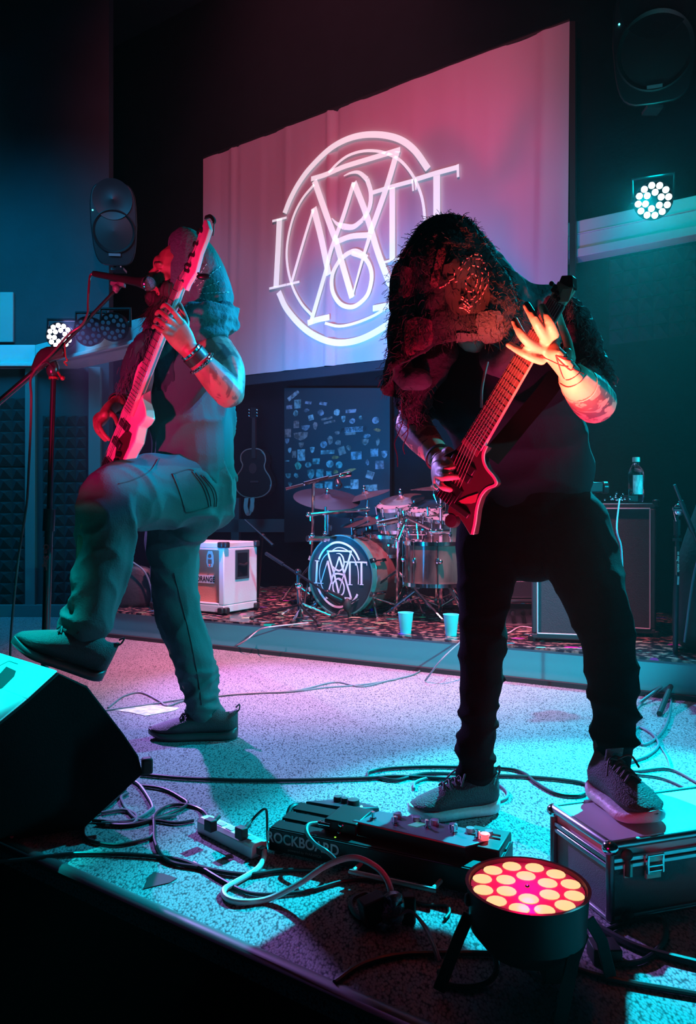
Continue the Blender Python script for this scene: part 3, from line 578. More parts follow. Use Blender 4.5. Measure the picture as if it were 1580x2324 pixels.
def cym(name, label, u, v, d, R, tilt, mt=BRZ, base=None, boom=None, group=None, stand=True):
    c = P(u, v, d); ax = Vector(tilt).normalized()
    o = thing(name, label, 'cymbal', Vector((c.x + .02, d + .06, RZ)), group)
    m = MB(); m.lathe([(0, .028), (R * .1, .026), (R * .17, .010), (R * .5, .002), (R, -.014), (R * .99, -.016), (R * .5, -.001), (R * .17, .006), (0, .02)], c, ax, 44); m.build('bowl', mt, o, smooth=60)
    m = MB(); m.cyl(c - ax * .05, c + ax * .055, .006); m.ball(c + ax * .05, .013, (1, 1, 1.5)); m.lathe([(0, .018), (.02, .018), (.02, .03), (0, .03)], c, ax, 12); m.build('wing_nut', CHROME, o)
    if stand:
        tp = base[1]; b = Vector((P(u, v, d).x + .02, d + .06, RZ)); o.location = b
        m = MB(); m.tube([b + up * .05, tp], .011, sub=1); m.tube([tp, c - ax * .04], .008, sub=1)
        for z in (.3, .55): m.cyl(b + up * z, b + up * (z + .04), .018)
        m.ball(tp, .016); m.build('pole', CHROME, o)
        for k in range(3):
            a_ = 2 * math.pi * k / 3 + base[2]; dd = Vector((math.cos(a_), math.sin(a_), 0)); m = MB(); m.tube([b + up * .3, b + dd * .3 + up * .012], .009, sub=1); m.tube([b + up * .08, b + dd * .16 + up * .15], .006, sub=1); m.ball(b + dd * .3 + up * .014, .018, n=8); m.build('leg', CHROME, o)
    return o
def G(u, v): return D(u, v)
cym('crash_cymbal', 'large dark crash cymbal lowest and widest on the left of the kit', 742, 1128, 5.5, .24, (.1, -.35, 1), BRZD, (G(744, 1352), P(744, 1150, 5.5), .2))
cym('crash_cymbal', 'thin tilted cymbal right of the large dark one, edge on', 830, 1122, 5.6, .18, (-.28, -.12, 1), BRZ, (G(835, 1345), P(832, 1170, 5.6), .7))
cym('crash_cymbal', 'bright tilted cymbal over the rack toms', 911, 1131, 5.3, .16, (-.18, -.28, 1), BRZ, (G(916, 1360), P(912, 1170, 5.3), .9))
cym('ride_cymbal', 'thin cymbal seen edge on beside the guitarist\'s picking hand', 985, 1108, 5.2, .16, (.02, -.03, 1), BRZ, (G(1030, 1362), P(1000, 1160, 5.2), 1.2))
cym('china_cymbal', 'low thin cymbal just above the bass drum', 835, 1180, 5.45, .20, (-.16, -.1, 1), BRZ, (G(800, 1350), P(805, 1200, 5.45), .3))
cym('hi_hat', 'pair of dark hi-hat cymbals above the bass drum', 800, 1166, 5.6, .18, (0, -.08, 1), BRZD, (G(775, 1345), P(798, 1180, 5.6), .9))
# rack pole with microphone boom at the left of the kit
def stand_pole(name, label, b, top, group=None, ph=.4, sp=.3, mt=CHROME, extra=None, cat='stand'):
    o = thing(name, label, cat, b, group); m = MB(); m.tube([b + up * .04, top], (.013, .010), sub=1); 
    for z in (.22, .45, .62): m.cyl(b + up * z, b + up * (z + .045), .021)
    m.build('pole', mt, o)
    for k in range(3):
        a_ = 2 * math.pi * k / 3 + ph; dd = Vector((math.cos(a_), math.sin(a_), 0)); m = MB(); m.tube([b + up * .30, b + dd * sp + up * .014], .010, sub=1); m.tube([b + up * .07, b + dd * sp * .55 + up * .15], .006, sub=1); m.build('leg', mt, o)
    feet(o, b, sp, 3, ph)
    if extra: extra(o)
    return o
def ex1(o):
    m = MB(); m.tube([P(648, 1110, 4.9), P(787, 1075, 5.1)], .009, sub=1); m.tube([P(690, 1098, 4.95), P(745, 1084, 5.05)], .013, sub=1); m.ball(P(713, 1093, 5.0), .016); m.build('boom', CHROME, o)
    m = MB(); m.tube([P(698, 1168, 5.0), P(838, 1155, 5.3)], .012, sub=1); m.ball(P(700, 1168, 5.0), .018); m.ball(P(833, 1155, 5.3), .018); m.tube([P(833, 1155, 5.3), P(835, 1135, 5.3)], .009, sub=1); m.build('cross_arm', CHROME, o)
    m = MB(); m.tube([P(697, 1222, 5.0), P(745, 1223, 5.1)], .02, sub=1); m.ball(P(708, 1215, 5.0), .018); m.ball(P(738, 1210, 5.1), .016); m.tube([P(739, 1210, 5.1), P(739, 1150, 5.1)], .008, sub=1); m.build('clamp', CHROME, o)
stand_pole('drum_rack_stand', 'chrome stand with a mic boom across the sticker board, left of the bass drum', D(706, 1372), P(712, 1092, 5.0), extra=ex1)
om = thing('overhead_microphone', 'small microphone on the chrome boom in front of the stickers', 'microphone', P(785, 1078, 5.1))
m = MB(); m.loft([P(772, 1080, 5.08), P(792, 1076, 5.12)], [.018, .022], n=12, sub=1); m.build('body', CHROME, om); m = MB(); m.loft([P(765, 1090, 5.08), P(768, 1102, 5.06)], [(.02, .02), (.028, .028)], n=12, sub=1); m.build('capsule', BMET, om)
def ex2(o):
    m = MB(); m.tube([P(855, 1190, 4.9), P(903, 1180, 4.9)], .02, sub=1)
    for u, v in ((858, 1187), (873, 1191), (905, 1200), (900, 1225), (893, 1240), (910, 1186)): m.ball(P(u, v, 4.88), .013)
    m.tube([P(903, 1225, 4.9), P(925, 1170, 4.95)], .01, sub=1); m.tube([P(922, 1174, 4.9), P(985, 1205, 4.8)], .009, sub=1); m.build('tom_arm', CHROME, o)
stand_pole('cymbal_stand', 'thick chrome stand in front of the bass drum shell', D(902, 1398), P(905, 1160, 4.9), ph=1.2, sp=.42, extra=ex2)
def ex3(o):
    m = MB()
    for u, v in ((1000, 1150), (1003, 1205), (990, 1206), (978, 1205), (1000, 1275)): m.ball(P(u, v, 4.75), .015)
    m.tube([P(975, 1205, 4.75), P(1020, 1206, 4.75)], .014, sub=1); m.build('clamp', CHROME, o)
stand_pole('cymbal_stand', 'chrome stand right of the kit, beside the guitarist\'s right leg', D(1000, 1402), P(1001, 1112, 4.75), ph=.9, sp=.36, extra=ex3)
# many small chrome fittings of the kit: rack clamps between toms
rg = random.Random(3); m = MB()
for k in range(90):
    u = rg.uniform(905, 1015); v = rg.choice([rg.gauss(1163, 9), rg.gauss(1190, 6), rg.gauss(1210, 4)]); m.ball(P(u, v, rg.uniform(4.95, 5.05)), rg.uniform(.004, .010), n=8)
for (a_, b_) in (((915, 1160), (930, 1215)), ((945, 1180), (950, 1225)), ((970, 1150), (975, 1212)), ((905, 1192), (1010, 1192)), ((925, 1212), (1015, 1214))): m.tube([P(*a_, 5.0), P(*b_, 5.0)], .007, sub=1)
o = tag(m.build('drum_hardware', CHROME), 'cluster of small chrome clamps and wing nuts between the toms', 'drum hardware', kind='stuff')
# kick pedal
kp = thing('double_pedal', 'chrome pedal on the riser behind the right side of the kit', 'pedal', D(1012, 1375)); b = D(1012, 1378)
m = MB(); m.slab([b + Vector((-.05, -.1, 0)), b + Vector((.05, -.1, 0)), b + Vector((.05, .15, 0)), b + Vector((-.05, .15, 0))], up * .01); m.build('base_plate', BMET, kp)
m = MB(); m.slab([b + Vector((-.04, -.09, .02)), b + Vector((.04, -.09, .02)), b + Vector((.04, .12, .10)), b + Vector((-.04, .12, .10))], up * .008); m.build('footboard', CHROME, kp)
m = MB()
for sx in (-.05, .05): m.tube([b + Vector((sx, .14, 0)), b + Vector((sx, .12, .2))], .008, sub=1)
m.tube([b + Vector((-.06, .12, .2)), b + Vector((.06, .12, .2))], .008, sub=1); m.build('frame', CHROME, kp)

# ------------------------------------------------------------------ microphone stands on the riser
def simple_stand(name, label, b, top, boom, mt=BMET, ph=.3, sp=.28, cat='stand', r=.010, round_base=False):
    o = thing(name, label, cat, b); m = MB(); m.tube([b + up * .02, top], r, sub=1); m.ball(top, .022); m.build('pole', mt, o)
    if boom: m = MB(); m.tube(boom, r * .75, sub=1); m.tube([boom[0].lerp(boom[-1], .0), boom[0].lerp(boom[-1], .3)], r * 1.2, sub=1); m.build('boom', mt, o)
    if round_base: m = MB(); m.lathe([(0, 0), (.13, 0), (.13, .012), (.03, .03), (.02, .1), (0, .1)], b, up, 28); m.build('base', mt, o)
    else:
        for k in range(3):
            a_ = 2 * math.pi * k / 3 + ph; dd = Vector((math.cos(a_), math.sin(a_), 0)); m = MB(); m.tube([b + up * .10, b + dd * sp + up * .012], r * .8, sub=1); m.build('leg', mt, o)
        feet(o, b, sp, 3, ph)
    return o
simple_stand('microphone_stand', 'dark boom stand behind the white cabinet, below the hanging guitar strap', D(585, 1360), P(596, 1217, 5.7), [P(620, 1238, 5.6), P(556, 1180, 5.8)])
simple_stand('microphone_stand', 'short black boom stand crossing between the cabinet and the bass drum', D(679, 1408), P(676, 1298, 4.9), [P(604, 1256, 5.1), P(742, 1345, 4.7)], ph=1.0, sp=.3)
mk = thing('drum_microphone', 'black microphone at the end of the low boom before the bass drum', 'microphone', P(752, 1352, 4.72)); m = MB(); m.loft([P(742, 1345, 4.7), P(772, 1363, 4.72)], [.022, .034], n=14, sub=1); m.build('body', BMET, mk)
simple_stand('table_stand', 'squat chrome microphone stand base at the riser edge left of the bass drum', D(679, 1405) + Vector((.02, -.02, 0)), P(679, 1330, 4.75), None, CHROME, round_base=False, sp=.2)
bb = thing('gig_bag', 'dark rounded gig bag leaning behind the bassist\'s legs', 'bag', P(300, 1395, 5.6)); bb.location.z = RZ
m = MB(); m.loft([Vector((P(305, 1300, 5.6).x, 5.6, RZ + .02)), P(305, 1340, 5.62), P(310, 1295, 5.65)], [(.05, .16), (.06, .18), (.05, .12)], side=(0, 1, 0), n=18); m.build('shell', mat('bag_nylon', (.02, .025, .03), .5, bump=.2), bb)
m = MB(); m.tube([P(337, 1400, 5.5), P(345, 1350, 5.5), P(330, 1300, 5.52), P(300, 1275, 5.55)], .007); m.build('zip', mat('zip_blue', (.1, .2, .25), .3), bb)

# ------------------------------------------------------------------ amplifiers on the right
GR = mat('amp_grille', (.035, .04, .055), .7, bump=.6, bs=260); AMPB = mat('amp_vinyl', (.03, .035, .045), .45, bump=.2, bs=200)
def amp(name, label, b, ex, w_, dep, h_, fr=.03, pip=True):
    ey = Vector((-ex.y, ex.x, 0)); o = thing(name, label, 'amplifier', b + ex * w_ / 2 + ey * dep / 2)
    m = MB(); z0 = up * .015
    m.slab([b + z0 + ey * .02, b + z0 + ex * w_ + ey * .02, b + z0 + ex * w_ + ey * dep, b + z0 + ey * dep], up * h_)
    for q0, q1 in (((0, 0), (w_, fr)), ((0, h_ - fr), (w_, h_)), ((0, fr), (fr, h_ - fr)), ((w_ - fr, fr), (w_, h_ - fr))):
        m.slab([b + z0 + ex * q0[0] + up * q0[1], b + z0 + ex * q1[0] + up * q0[1], b + z0 + ex * q1[0] + up * q1[1], b + z0 + ex * q0[0] + up * q1[1]], ey * .02)
    m.build('cabinet', AMPB, o, bevel=.008)
    m = MB(); m.slab([b + z0 + ex * fr + up * fr + ey * .012, b + z0 + ex * (w_ - fr) + up * fr + ey * .012, b + z0 + ex * (w_ - fr) + up * (h_ - fr) + ey * .012, b + z0 + ex * fr + up * (h_ - fr) + ey * .012], ey * .006); m.build('grille', GR, o)
    if pip:
        m = MB(); q = [b + z0 + ex * x + up * z - ey * .001 for x, z in ((fr, fr), (w_ - fr, fr), (w_ - fr, h_ - fr), (fr, h_ - fr), (fr, fr))]
        for i in range(4): m.tube([q[i], q[i + 1]], .004, 6, 1)
        m.build('piping', mat('white_piping', (.6, .6, .65), .5), o)
    for x in (.05, w_ - .05): m = MB(); m.cyl(b + ex * x + ey * .05, b + ex * x + ey * .05 + up * .016, .02); m.cyl(b + ex * x + ey * (dep - .05), b + ex * x + ey * (dep - .05) + up * .016, .02); m.build('foot', RUB, o)
    for x in (0, w_):
        m = MB()
        for z in (0, h_): m.box(b + z0 + ex * x + up * z + ey * .02, (.04, .04, .04), ex=ex)
        m.build('corner', BMET, o, bevel=.01)
    return o, ey
e1 = Vector((.97, -.24, 0)).normalized(); b1 = D(1207, 1456)
a1, ey1 = amp('guitar_amplifier', 'low amplifier with white piped grille seen between the guitarist\'s legs', b1, e1, .385, .3, .435)
e2 = Vector((.93, -.36, 0)).normalized(); b2 = D(1290, 1440); b2 = D(1300, 1462) + Vector((0, .16, 0))
a2, ey2 = amp('bass_amplifier', 'tall dark amplifier cabinet with a water bottle on top, right of the guitarist', D(1275, 1435), e2, .50, .36, .72)
ztop = RZ + .735
# road case and gear deep behind
rc = thing('rack_case', 'dark rack case on the riser left of the low amplifier', 'case', D(1150, 1420)); b = D(1148, 1418)
m = MB()
for z in (.0, .17, .30): m.box(b + Vector((.13, .1, z + .05)), (.3, .3, .10)); 
m.build('shell', AMPB, rc, bevel=.005); m = MB(); m.box(b + Vector((.13, -.06, .155)), (.32, .02, .012)); m.box(b + Vector((.13, -.06, .01)), (.32, .02, .012)); m.build('edge_rail', STEEL, rc)
m = MB()
for k in range(4): m.cyl(b + Vector((.03 + .06 * k, -.055, .08)), b + Vector((.03 + .06 * k, -.075, .08)), .014); 
m.build('knobs', CHROME, rc)
# bottle
bp_ = F(1444, 1190, ztop); bp_ = P(1444, 1190, 3.72); sB = 3.72 / FPX; zB = ztop; bp_ = Vector((bp_.x, 3.72, zB))
GL = mat('clear_plastic', (.75, .95, 1), .05, trans=1)
bt = thing('water_bottle', 'clear plastic water bottle with white label and teal cap standing on the tall amplifier', 'bottle', bp_)
R_ = .037; m = MB(); m.lathe([(0, .002), (R_ * .9, 0), (R_, .01), (R_, .06), (R_ * .97, .063), (R_, .066), (R_, .13), (R_ * .93, .15), (R_ * .65, .172), (.014, .186), (.014, .20)], bp_, up, 32); m.build('body', GL, bt)
m = MB(); m.lathe([(0, .215), (.0165, .215), (.0175, .211), (.0175, .192), (.0165, .192)], bp_, up, 24); m.build('cap', mat('cap_teal', (.35, .8, .75), .4), bt)
m = MB(); vs_ = []; fs_ = []
for i in range(13):
    a_ = -math.pi * .5 - .75 + 1.3 * i / 12
    for z in (.035, .128): vs_.append(bp_ + Vector((math.cos(a_) * (R_ + .0008), math.sin(a_) * (R_ + .0008), z)))
m.add(vs_, [(2 * i, 2 * i + 2, 2 * i + 3, 2 * i + 1) for i in range(12)]); m.build('paper_label', mat('label_paper', (.7, .75, .78), .6, col2=(.35, .45, .5), vs_=90, stretch=(1, 1, .4)), bt)
cl2 = thing('clamp_lamp', 'black clip-on device at the left end of the tall amplifier\'s top', 'device', Vector((P(1345, 1170, 3.75).x, 3.75, zB)))
q = Vector((P(1345, 1170, 3.75).x, 3.75, zB)); m = MB(); m.box(q + Vector((0, 0, .07)), (.08, .08, .05)); m.cyl(q + Vector((.045, 0, .07)), q + Vector((.075, 0, .07)), .03); m.build('head', BMET, cl2, bevel=.006); m = MB(); m.cyl(q, q + Vector((0, 0, .05)), .014); m.lathe([(0, 0), (.04, 0), (.04, .008), (0, .008)], q, up, 16); m.build('stem', BMET, cl2)
m = MB(); m.ball(q + Vector((-.035, -.02, .11)), .018, (1.3, 1, .7)); m.build('white_knob', WHITE, cl2)
q = Vector((P(1398, 1183, 3.7).x, 3.68, zB)); pk = thing('plug_bundle', 'knot of small plugs and adapters beside the bottle', 'cable', q); m = MB(); rg = random.Random(5)
for k in range(22): m.ball(q + Vector((rg.gauss(0, .025), rg.gauss(0, .02), .008 + abs(rg.gauss(0, .012)))), rg.uniform(.004, .008), n=8)
m.build('plugs', CHROME, pk)['kind'] = 'stuff'
m = MB(); m.tube([q + Vector((0, -.03, .012)), P(1400, 1200, 3.42), P(1410, 1240, 3.38), P(1413, 1300, 3.36), P(1412, 1350, 3.36), Vector((P(1405, 1470, 3.4).x, 3.36, RZ + .01))], .004); tag(m.build('hanging_cord', mat('cord_grey', (.25, .3, .35), .5)), 'thin pale cord hanging down the front of the tall amplifier', 'cable')
m = MB(); m.box(q + Vector((.07, .02, .016)), (.05, .07, .03)); m.ball(q + Vector((.07, .0, .036)), .01); tag(m.build('small_pedal', BMET, bevel=.003), 'small dark pedal on the amplifier just left of the bottle', 'pedal')
# black bag at the far right edge
bg = thing('instrument_bag', 'tall black soft bag leaning at the far right edge', 'bag', D(1575, 1495) + Vector((.1, .2, 0))); b = D(1575, 1495) + Vector((.12, .2, 0))
m = MB(); m.loft([b + up * .09, b + up * .4 + Vector((.03, .02, 0)), b + up * .75 + Vector((.1, .05, 0))], [(.12, .13), (.13, .13), (.06, .08)], side=(0, 1, 0), n=20, sub=5); m.build('shell', mat('bag_nylon', (.02, .025, .03), .5), bg)
m = MB(); m.tube([b + Vector((-.12, -.1, .06)), b + Vector((-.08, -.12, .4)), b + Vector((.02, -.10, .72))], .006); m.build('zip', mat('zip_blue', (.1, .2, .25), .3), bg)

# ------------------------------------------------------------------ right microphone stand (no microphone)
b = F(1532, 1568); d = b.y; ms = thing('microphone_stand', 'black tripod microphone stand at the right edge with red and white decal', 'stand', b)
m = MB(); m.tube([b + up * .06, P(1537, 1240, d)], .0125, 14, 1); m.tube([P(1537, 1240, d), P(1536, 1170, d)], .009, 12, 1); m.tube([P(1537, 1215, d), P(1537, 1180, d)], .016, 14, 1); m.cyl(P(1537, 1228, d), P(1537, 1222, d), .02); m.build('pole', mat('stand_blue_black', (.05, .06, .075), .3, .7), ms)
m = MB(); m.tube([P(1531, 1100, d - .05), P(1592, 1255, d + .02)], .007, 12, 1); m.tube([P(1545, 1137, d - .03), P(1572, 1205, d)], .012, 12, 1); m.build('boom', mat('stand_blue_black', (.05, .06, .075), .3, .7), ms)
m = MB(); m.ball(P(1541, 1157, d), .026, (1, .7, 1.2)); m.cyl(P(1528, 1156, d - .02), P(1545, 1156, d - .02), .010); m.tube([P(1529, 1150, d - .025), P(1531, 1165, d - .025), P(1536, 1183, d - .025)], .004); m.build('clutch', CHROME, ms)
m = MB(); m.lathe([(.0, .10), (.026, .10), (.034, .05), (.042, -.0), (.042, -.012), (0, -.012)], b + up * .045, up, 20); m.build('hub', BMET, ms)
for (u, v) in ((1452, 1596), (1600, 1572), (1497, 1620)):
    q = F(u, v, .012); m = MB(); m.tube([b + up * .07, q], .008 if v < 1610 else .012, 10, 1); m.build('leg', STEEL if v < 1610 else RUB, ms)
m = MB(); q0 = P(1533.5, 1240, d - .0128); q1 = P(1535, 1305, d - .0128); m.ribbon([q0, q1], .004, (-.1, -1, 0), .0006, sub=1); m.build('red_stripe', mat('stripe_red', (.8, .1, .1), .5), ms)
text_mesh('on stage stands', .016, P(1540, 1275, d - .0136), (0, 0, -1), (1, -.12, 0), 'lettering', mat('print_white', (.75, .75, .75), .5), ms, bold=.0006)
m = MB(); m.ribbon([P(1540, 1308, d - .0134), P(1539, 1327, d - .0134)], .009, (.1, -1, 0), .0006, sub=1); m.build('bar_code_sticker', mat('print_white2', (.7, .7, .75), .5), ms)

# ------------------------------------------------------------------ party cups
CUP = mat('cup_lit_cyan', (.10, .80, .74), .45)  # pale cups, with the cyan light on them put into the colour
def cup(b, label):
    o = thing('plastic_cup', label, 'cup', b, 'pale plastic cups on the riser edge'); h = .118; m = MB()
    m.lathe([(0, .004), (.027, .004), (.030, 0), (.0315, .012), (.033, .03), (.0345, .034), (.036, .062), (.038, .066), (.041, .1), (.0425, .113), (.045, .114), (.045, h), (.0425, h), (.040, .1), (.033, .05), (.028, .01), (0, .009)], b, up, 36); m.build('cup_wall', CUP, o); return o
for u, v, lb in ((921, 1437, 'left of the two plastic cups on the riser, in front of the chrome stand'), (1024, 1442, 'right plastic cup on the riser, touching the guitarist\'s leg in view')):
    b = D(u, v); k = b.y; o = cup(b, lb)
# ================================================================== foreground: left microphone stand
MBK = mat('stand_black', (.10, .11, .12), .28, .9)
b = F(97, 1698); d = b.y; mst = thing('microphone_stand', 'tall black boom microphone stand in front of the bassist at the left', 'stand', b)
b0 = b.copy()
tp = P(122, 850, d)
m = MB(); m.tube([b + up * .02, P(112, 1165, d)], .0145, 14, 1); m.tube([P(112, 1165, d), tp], .010, 12, 1); m.tube([P(110, 1205, d), P(112.5, 1155, d)], .021, 16, 1); m.build('pole', MBK, mst)
m = MB(); m.lathe([(0, 0), (.13, 0), (.13, .015), (.04, .03), (.02, .05), (0, .05)], b, up, 32); m.build('round_base', MBK, mst)
# decal lettering along the pole
text_mesh('On Stage', .026, P(104.5, 1265, d - .0165), (0, 0, -1), (1, 0, 0), 'lettering', mat('print_red', (.9, .05, .08), .5), mst, bold=.001)
bd = d - .03; q0 = P(-60, 962, bd - .02); q1 = P(116, 812, bd); q2 = P(266, 655, bd + .03)
m = MB(); m.tube([q0, q1], .0115, 12, 1); m.tube([q1, q2], .0065, 12, 1); m.build('boom', MBK, mst)
m = MB(); m.loft([P(80, 838, bd - .02), P(105, 808, bd), P(140, 800, bd + .01)], [(.016, .02), (.03, .028), (.022, .018)], n=14); m.ball(P(120, 838, d), .024, (1, 1, 1.5)); m.tube([P(84, 836, bd - .03), P(105, 822, bd - .04), P(122, 836, bd - .04)], .004); m.build('clutch', mat('clutch_black', (.03, .03, .035), .25), mst)
m = MB(); m.tube([P(132, 845, d - .02), P(140, 858, d - .03)], .005); m.ball(P(142, 858, d - .03), .009); m.tube([P(147, 775, bd), P(149, 808, bd), P(153, 818, bd), P(146, 822, bd), P(153, 830, bd)], .003); m.lathe([(.012, 0), (.018, .0), (.018, .008), (.012, .008)], P(122, 861, d), up, 18); m.build('thumb_screw', mat('screw_red', (.5, .1, .1), .25, .6), mst)
m = MB(); m.loft([P(262, 660, bd + .03), P(270, 646, bd + .04)], [.011, .014], n=12, sub=1); m.box(P(268, 646, bd + .04), (.05, .025, .012), ex=(.9, 0, -.1)); m.ball(P(264, 654, bd + .03), .014); m.build('mic_clip', mat('clip_grey', (.12, .16, .16), .4), mst)
# microphone
mh = P(343, 645, 2.80); mt_ = P(212, 621, bd + .06); ax_ = (mh - mt_).normalized(); L_ = (mh - mt_).length
mc = thing('microphone', 'black handheld microphone clipped to the boom, at the bassist\'s mouth', 'microphone', mt_)
m = MB(); m.lathe([(0, 0), (.010, 0), (.0115, .012), (.0125, L_ * .4), (.0165, L_ - .06), (.0205, L_ - .04), (.0205, L_ - .030), (0, L_ - .030)], mt_, ax_, 24); m.build('handle', mat('mic_black', (.025, .025, .03), .3, .5), mc)
m = MB(); m.ball(mh - ax_ * .012, .026, (1, 1, 1.1), M=ax_.to_track_quat('Z', 'Y').to_matrix(), n=20); m.build('grille_ball', mat('mic_mesh', (.12, .12, .13), .4, .8, bump=.8, bs=400), mc)
m = MB(); m.lathe([(.0265, -.004), (.028, 0), (.0265, .004)], mh - ax_ * .014, ax_, 24); m.build('band', CHROME, mc)
m = MB(); pts = [mt_, P(205, 626, bd + .06), P(202, 650, bd + .04), P(200, 690, bd + .02), P(199, 712, bd), P(185, 738, bd - .01), P(155, 760, bd - .01), P(120, 800, bd - .03), P(73, 850, bd - .04), P(71, 900, bd - .04), P(70, 960, bd - .02), P(66, 1050, bd), P(60, 1150, bd), P(44, 1250, bd), P(33, 1350, bd), P(24, 1460, bd), P(22, 1600, bd), F(10, 1700, .006), F(-60, 1720, .006)]
m.tube(pts, .0045, 8, 5); tag(m.build('microphone_cable', mat('cable_red_black', (.09, .05, .06), .35)), 'cable hanging in a long curve from the microphone past the stand to the floor', 'cable')

# ================================================================== floor monitor wedge
A_ = P(-10, 1905, 2.05); A_.z = 0; e = Vector((.86, .36, 0)).normalized()
def onp(u, v):      # point of the wedge's near face seen at u, v
    n = Vector((-e.y, e.x, 0)); r = Vector(((u - CX) / FPX, 1, -(v - CY) / FPX)); o = Vector((0, 0, H)); q = A_ if True else 0
    A0 = F(190, 1883); t = (A0 - o).dot(n) / r.dot(n); return o + r * t
prof = [onp(-70, 1900), onp(190, 1883), onp(222, 1852), onp(326, 1757), onp(316, 1716), onp(284, 1668), onp(200, 1558), onp(131, 1526), onp(62, 1598), onp(0, 1640), onp(-70, 1690)]
prof[0].z = 0; prof[1].z = 0
nT_ = Vector((-.25, -.2, .95)).normalized()
for i_, (u_, v_) in ((8, (62, 1590)), (9, (0, 1640)), (10, (-70, 1698))):
    r_ = Vector(((u_ - CX) / FPX, 1, -(v_ - CY) / FPX)); prof[i_] = EYE + r_ * ((prof[7] - EYE).dot(nT_) / r_.dot(nT_))
ext = Vector((-.72, .69, 0)) * .62
wd_ = thing('floor_monitor', 'black wedge floor monitor under the bassist\'s raised foot at the lower left', 'loudspeaker', Vector((prof[1].x - .15, prof[1].y + .1, 0)))
m = MB(); m.slab(prof, ext); m.build('cabinet', mat('wedge_black', (.0025, .003, .004), .85, spec=.12, bump=.2, bs=150), wd_, bevel=.006)
# baffle plate on the upward face, painted pale for the cyan light there
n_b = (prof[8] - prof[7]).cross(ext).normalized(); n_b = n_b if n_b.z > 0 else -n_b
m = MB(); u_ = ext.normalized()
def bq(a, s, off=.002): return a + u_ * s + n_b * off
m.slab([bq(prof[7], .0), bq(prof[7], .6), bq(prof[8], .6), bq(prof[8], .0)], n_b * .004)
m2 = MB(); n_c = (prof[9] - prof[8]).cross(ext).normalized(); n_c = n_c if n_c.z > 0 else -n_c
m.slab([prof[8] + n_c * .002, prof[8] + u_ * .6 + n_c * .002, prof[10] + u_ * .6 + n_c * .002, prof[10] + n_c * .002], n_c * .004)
m.build('baffle', mat('baffle_lit', (.80, .86, .84), .5), wd_, bevel=.002)
hc = P(10, 1540, 2.2); 
def onb(u, v, off=.0065):
    r = Vector(((u - CX) / FPX, 1, -(v - CY) / FPX)); o = Vector((0, 0, H)); return o + r * ((prof[7] - o).dot(n_b) / r.dot(n_b)) + n_b * off
m = MB(); m.slab([onb(-8, 1545), onb(16, 1518), onb(38, 1528), onb(34, 1540), onb(8, 1566), onb(-14, 1575)], n_b * .001); m.build('port_hole', mat('port_black', (.004, .004, .005), .6), wd_)
m = MB(); m.tube([onb(-10, 1521), onb(22, 1505), onb(42, 1512)], .0012, sub=1); m.build('port_seam', RUB, wd_)
m = MB(); m.lathe([(0, 0), (.022, 0), (.025, .003), (.029, .003), (.030, 0)], onp(125, 1745), Vector((e.y, -e.x, 0)), 24); m.build('pole_socket', mat('socket', (.02, .012, .012), .4), wd_)
m = MB(); m.box(onp(322, 1740) + Vector((.012, .01, 0)), (.03, .03, .045), ex=e); m.build('corner_bumper', RUB, wd_, bevel=.006)
m = MB(); m.tube([onp(3, 1862) + Vector((.0, -.006, 0)), onp(15, 1880) + Vector((.0, -.008, 0)), onp(32, 1897) + Vector((.0, -.008, 0))], .006); m.build('front_handle', mat('handle_red', (.5, .12, .15), .4), wd_)

# ================================================================== aluminium flight case
n0 = F(1385, 2095); ce = Vector((.955, .297, 0)).normalized(); cn = Vector((-ce.y, ce.x, 0)); CWd, CDp, CHt = .46, .215, .172
fc = thing('flight_case', 'aluminium-edged flight case under the guitarist\'s left shoe', 'case', n0 + ce * CWd / 2 + cn * CDp / 2)
m = MB(); m.slab([n0 + ce * .006 + cn * .006 + up * .004, n0 + ce * CWd + cn * .006 + up * .004, n0 + ce * CWd + cn * CDp + up * .004, n0 + ce * .006 + cn * CDp + up * .004], up * (CHt * .68 - .004)); m.build('body', mat('case_panel', (.16, .14, .16), .45, bump=.3, bs=400), fc, bevel=.003)
m = MB(); m.slab([n0 + ce * .004 + cn * .004 + up * CHt * .70, n0 + ce * CWd + cn * .004 + up * CHt * .70, n0 + ce * CWd + cn * CDp + up * CHt * .70, n0 + ce * .004 + cn * CDp + up * CHt * .70], up * CHt * .29); m.build('lid', mat('case_lid', (.55, .55, .58), .4), fc, bevel=.003)
rail = STEEL
def edge(p, q, w_=.016, nm='edge_rail'): m = MB(); m.loft([p, q], [(w_ / 2, w_ / 2)] * 2, n=12, sub=1); return m.build(nm, rail, fc)
pC = [n0, n0 + ce * CWd, n0 + ce * CWd + cn * CDp, n0 + cn * CDp]
for i in range(4):
    j = (i + 1) % 4; edge(pC[i] + up * (CHt - .008), pC[j] + up * (CHt - .008), .020); edge(pC[i] + up * .006, pC[j] + up * .006, .012)
    m = MB()
    nn = (-cn, ce, cn, -ce)[i]
    for z in (.645, .73): m.slab([pC[i] + up * CHt * z, pC[j] + up * CHt * z, pC[j] + up * (CHt * z + .011), pC[i] + up * (CHt * z + .011)], nn * .004)
    m.build('seam_rail', rail, fc, bevel=.002)
for i in (0, 3, 1):
    m = MB(); m.loft([pC[i] + up * .01, pC[i] + up * (CHt - .01)], [(.009, .009)] * 2, n=12, sub=1); m.build('corner_post', mat('post_dark', (.12, .10, .12), .35, .8), fc)
    m = MB(); m.ball(pC[i] + up * (CHt - .014) + (ce + cn) * .002, .018, (1, 1, .9)); m.build('corner_cap', CHROME, fc)
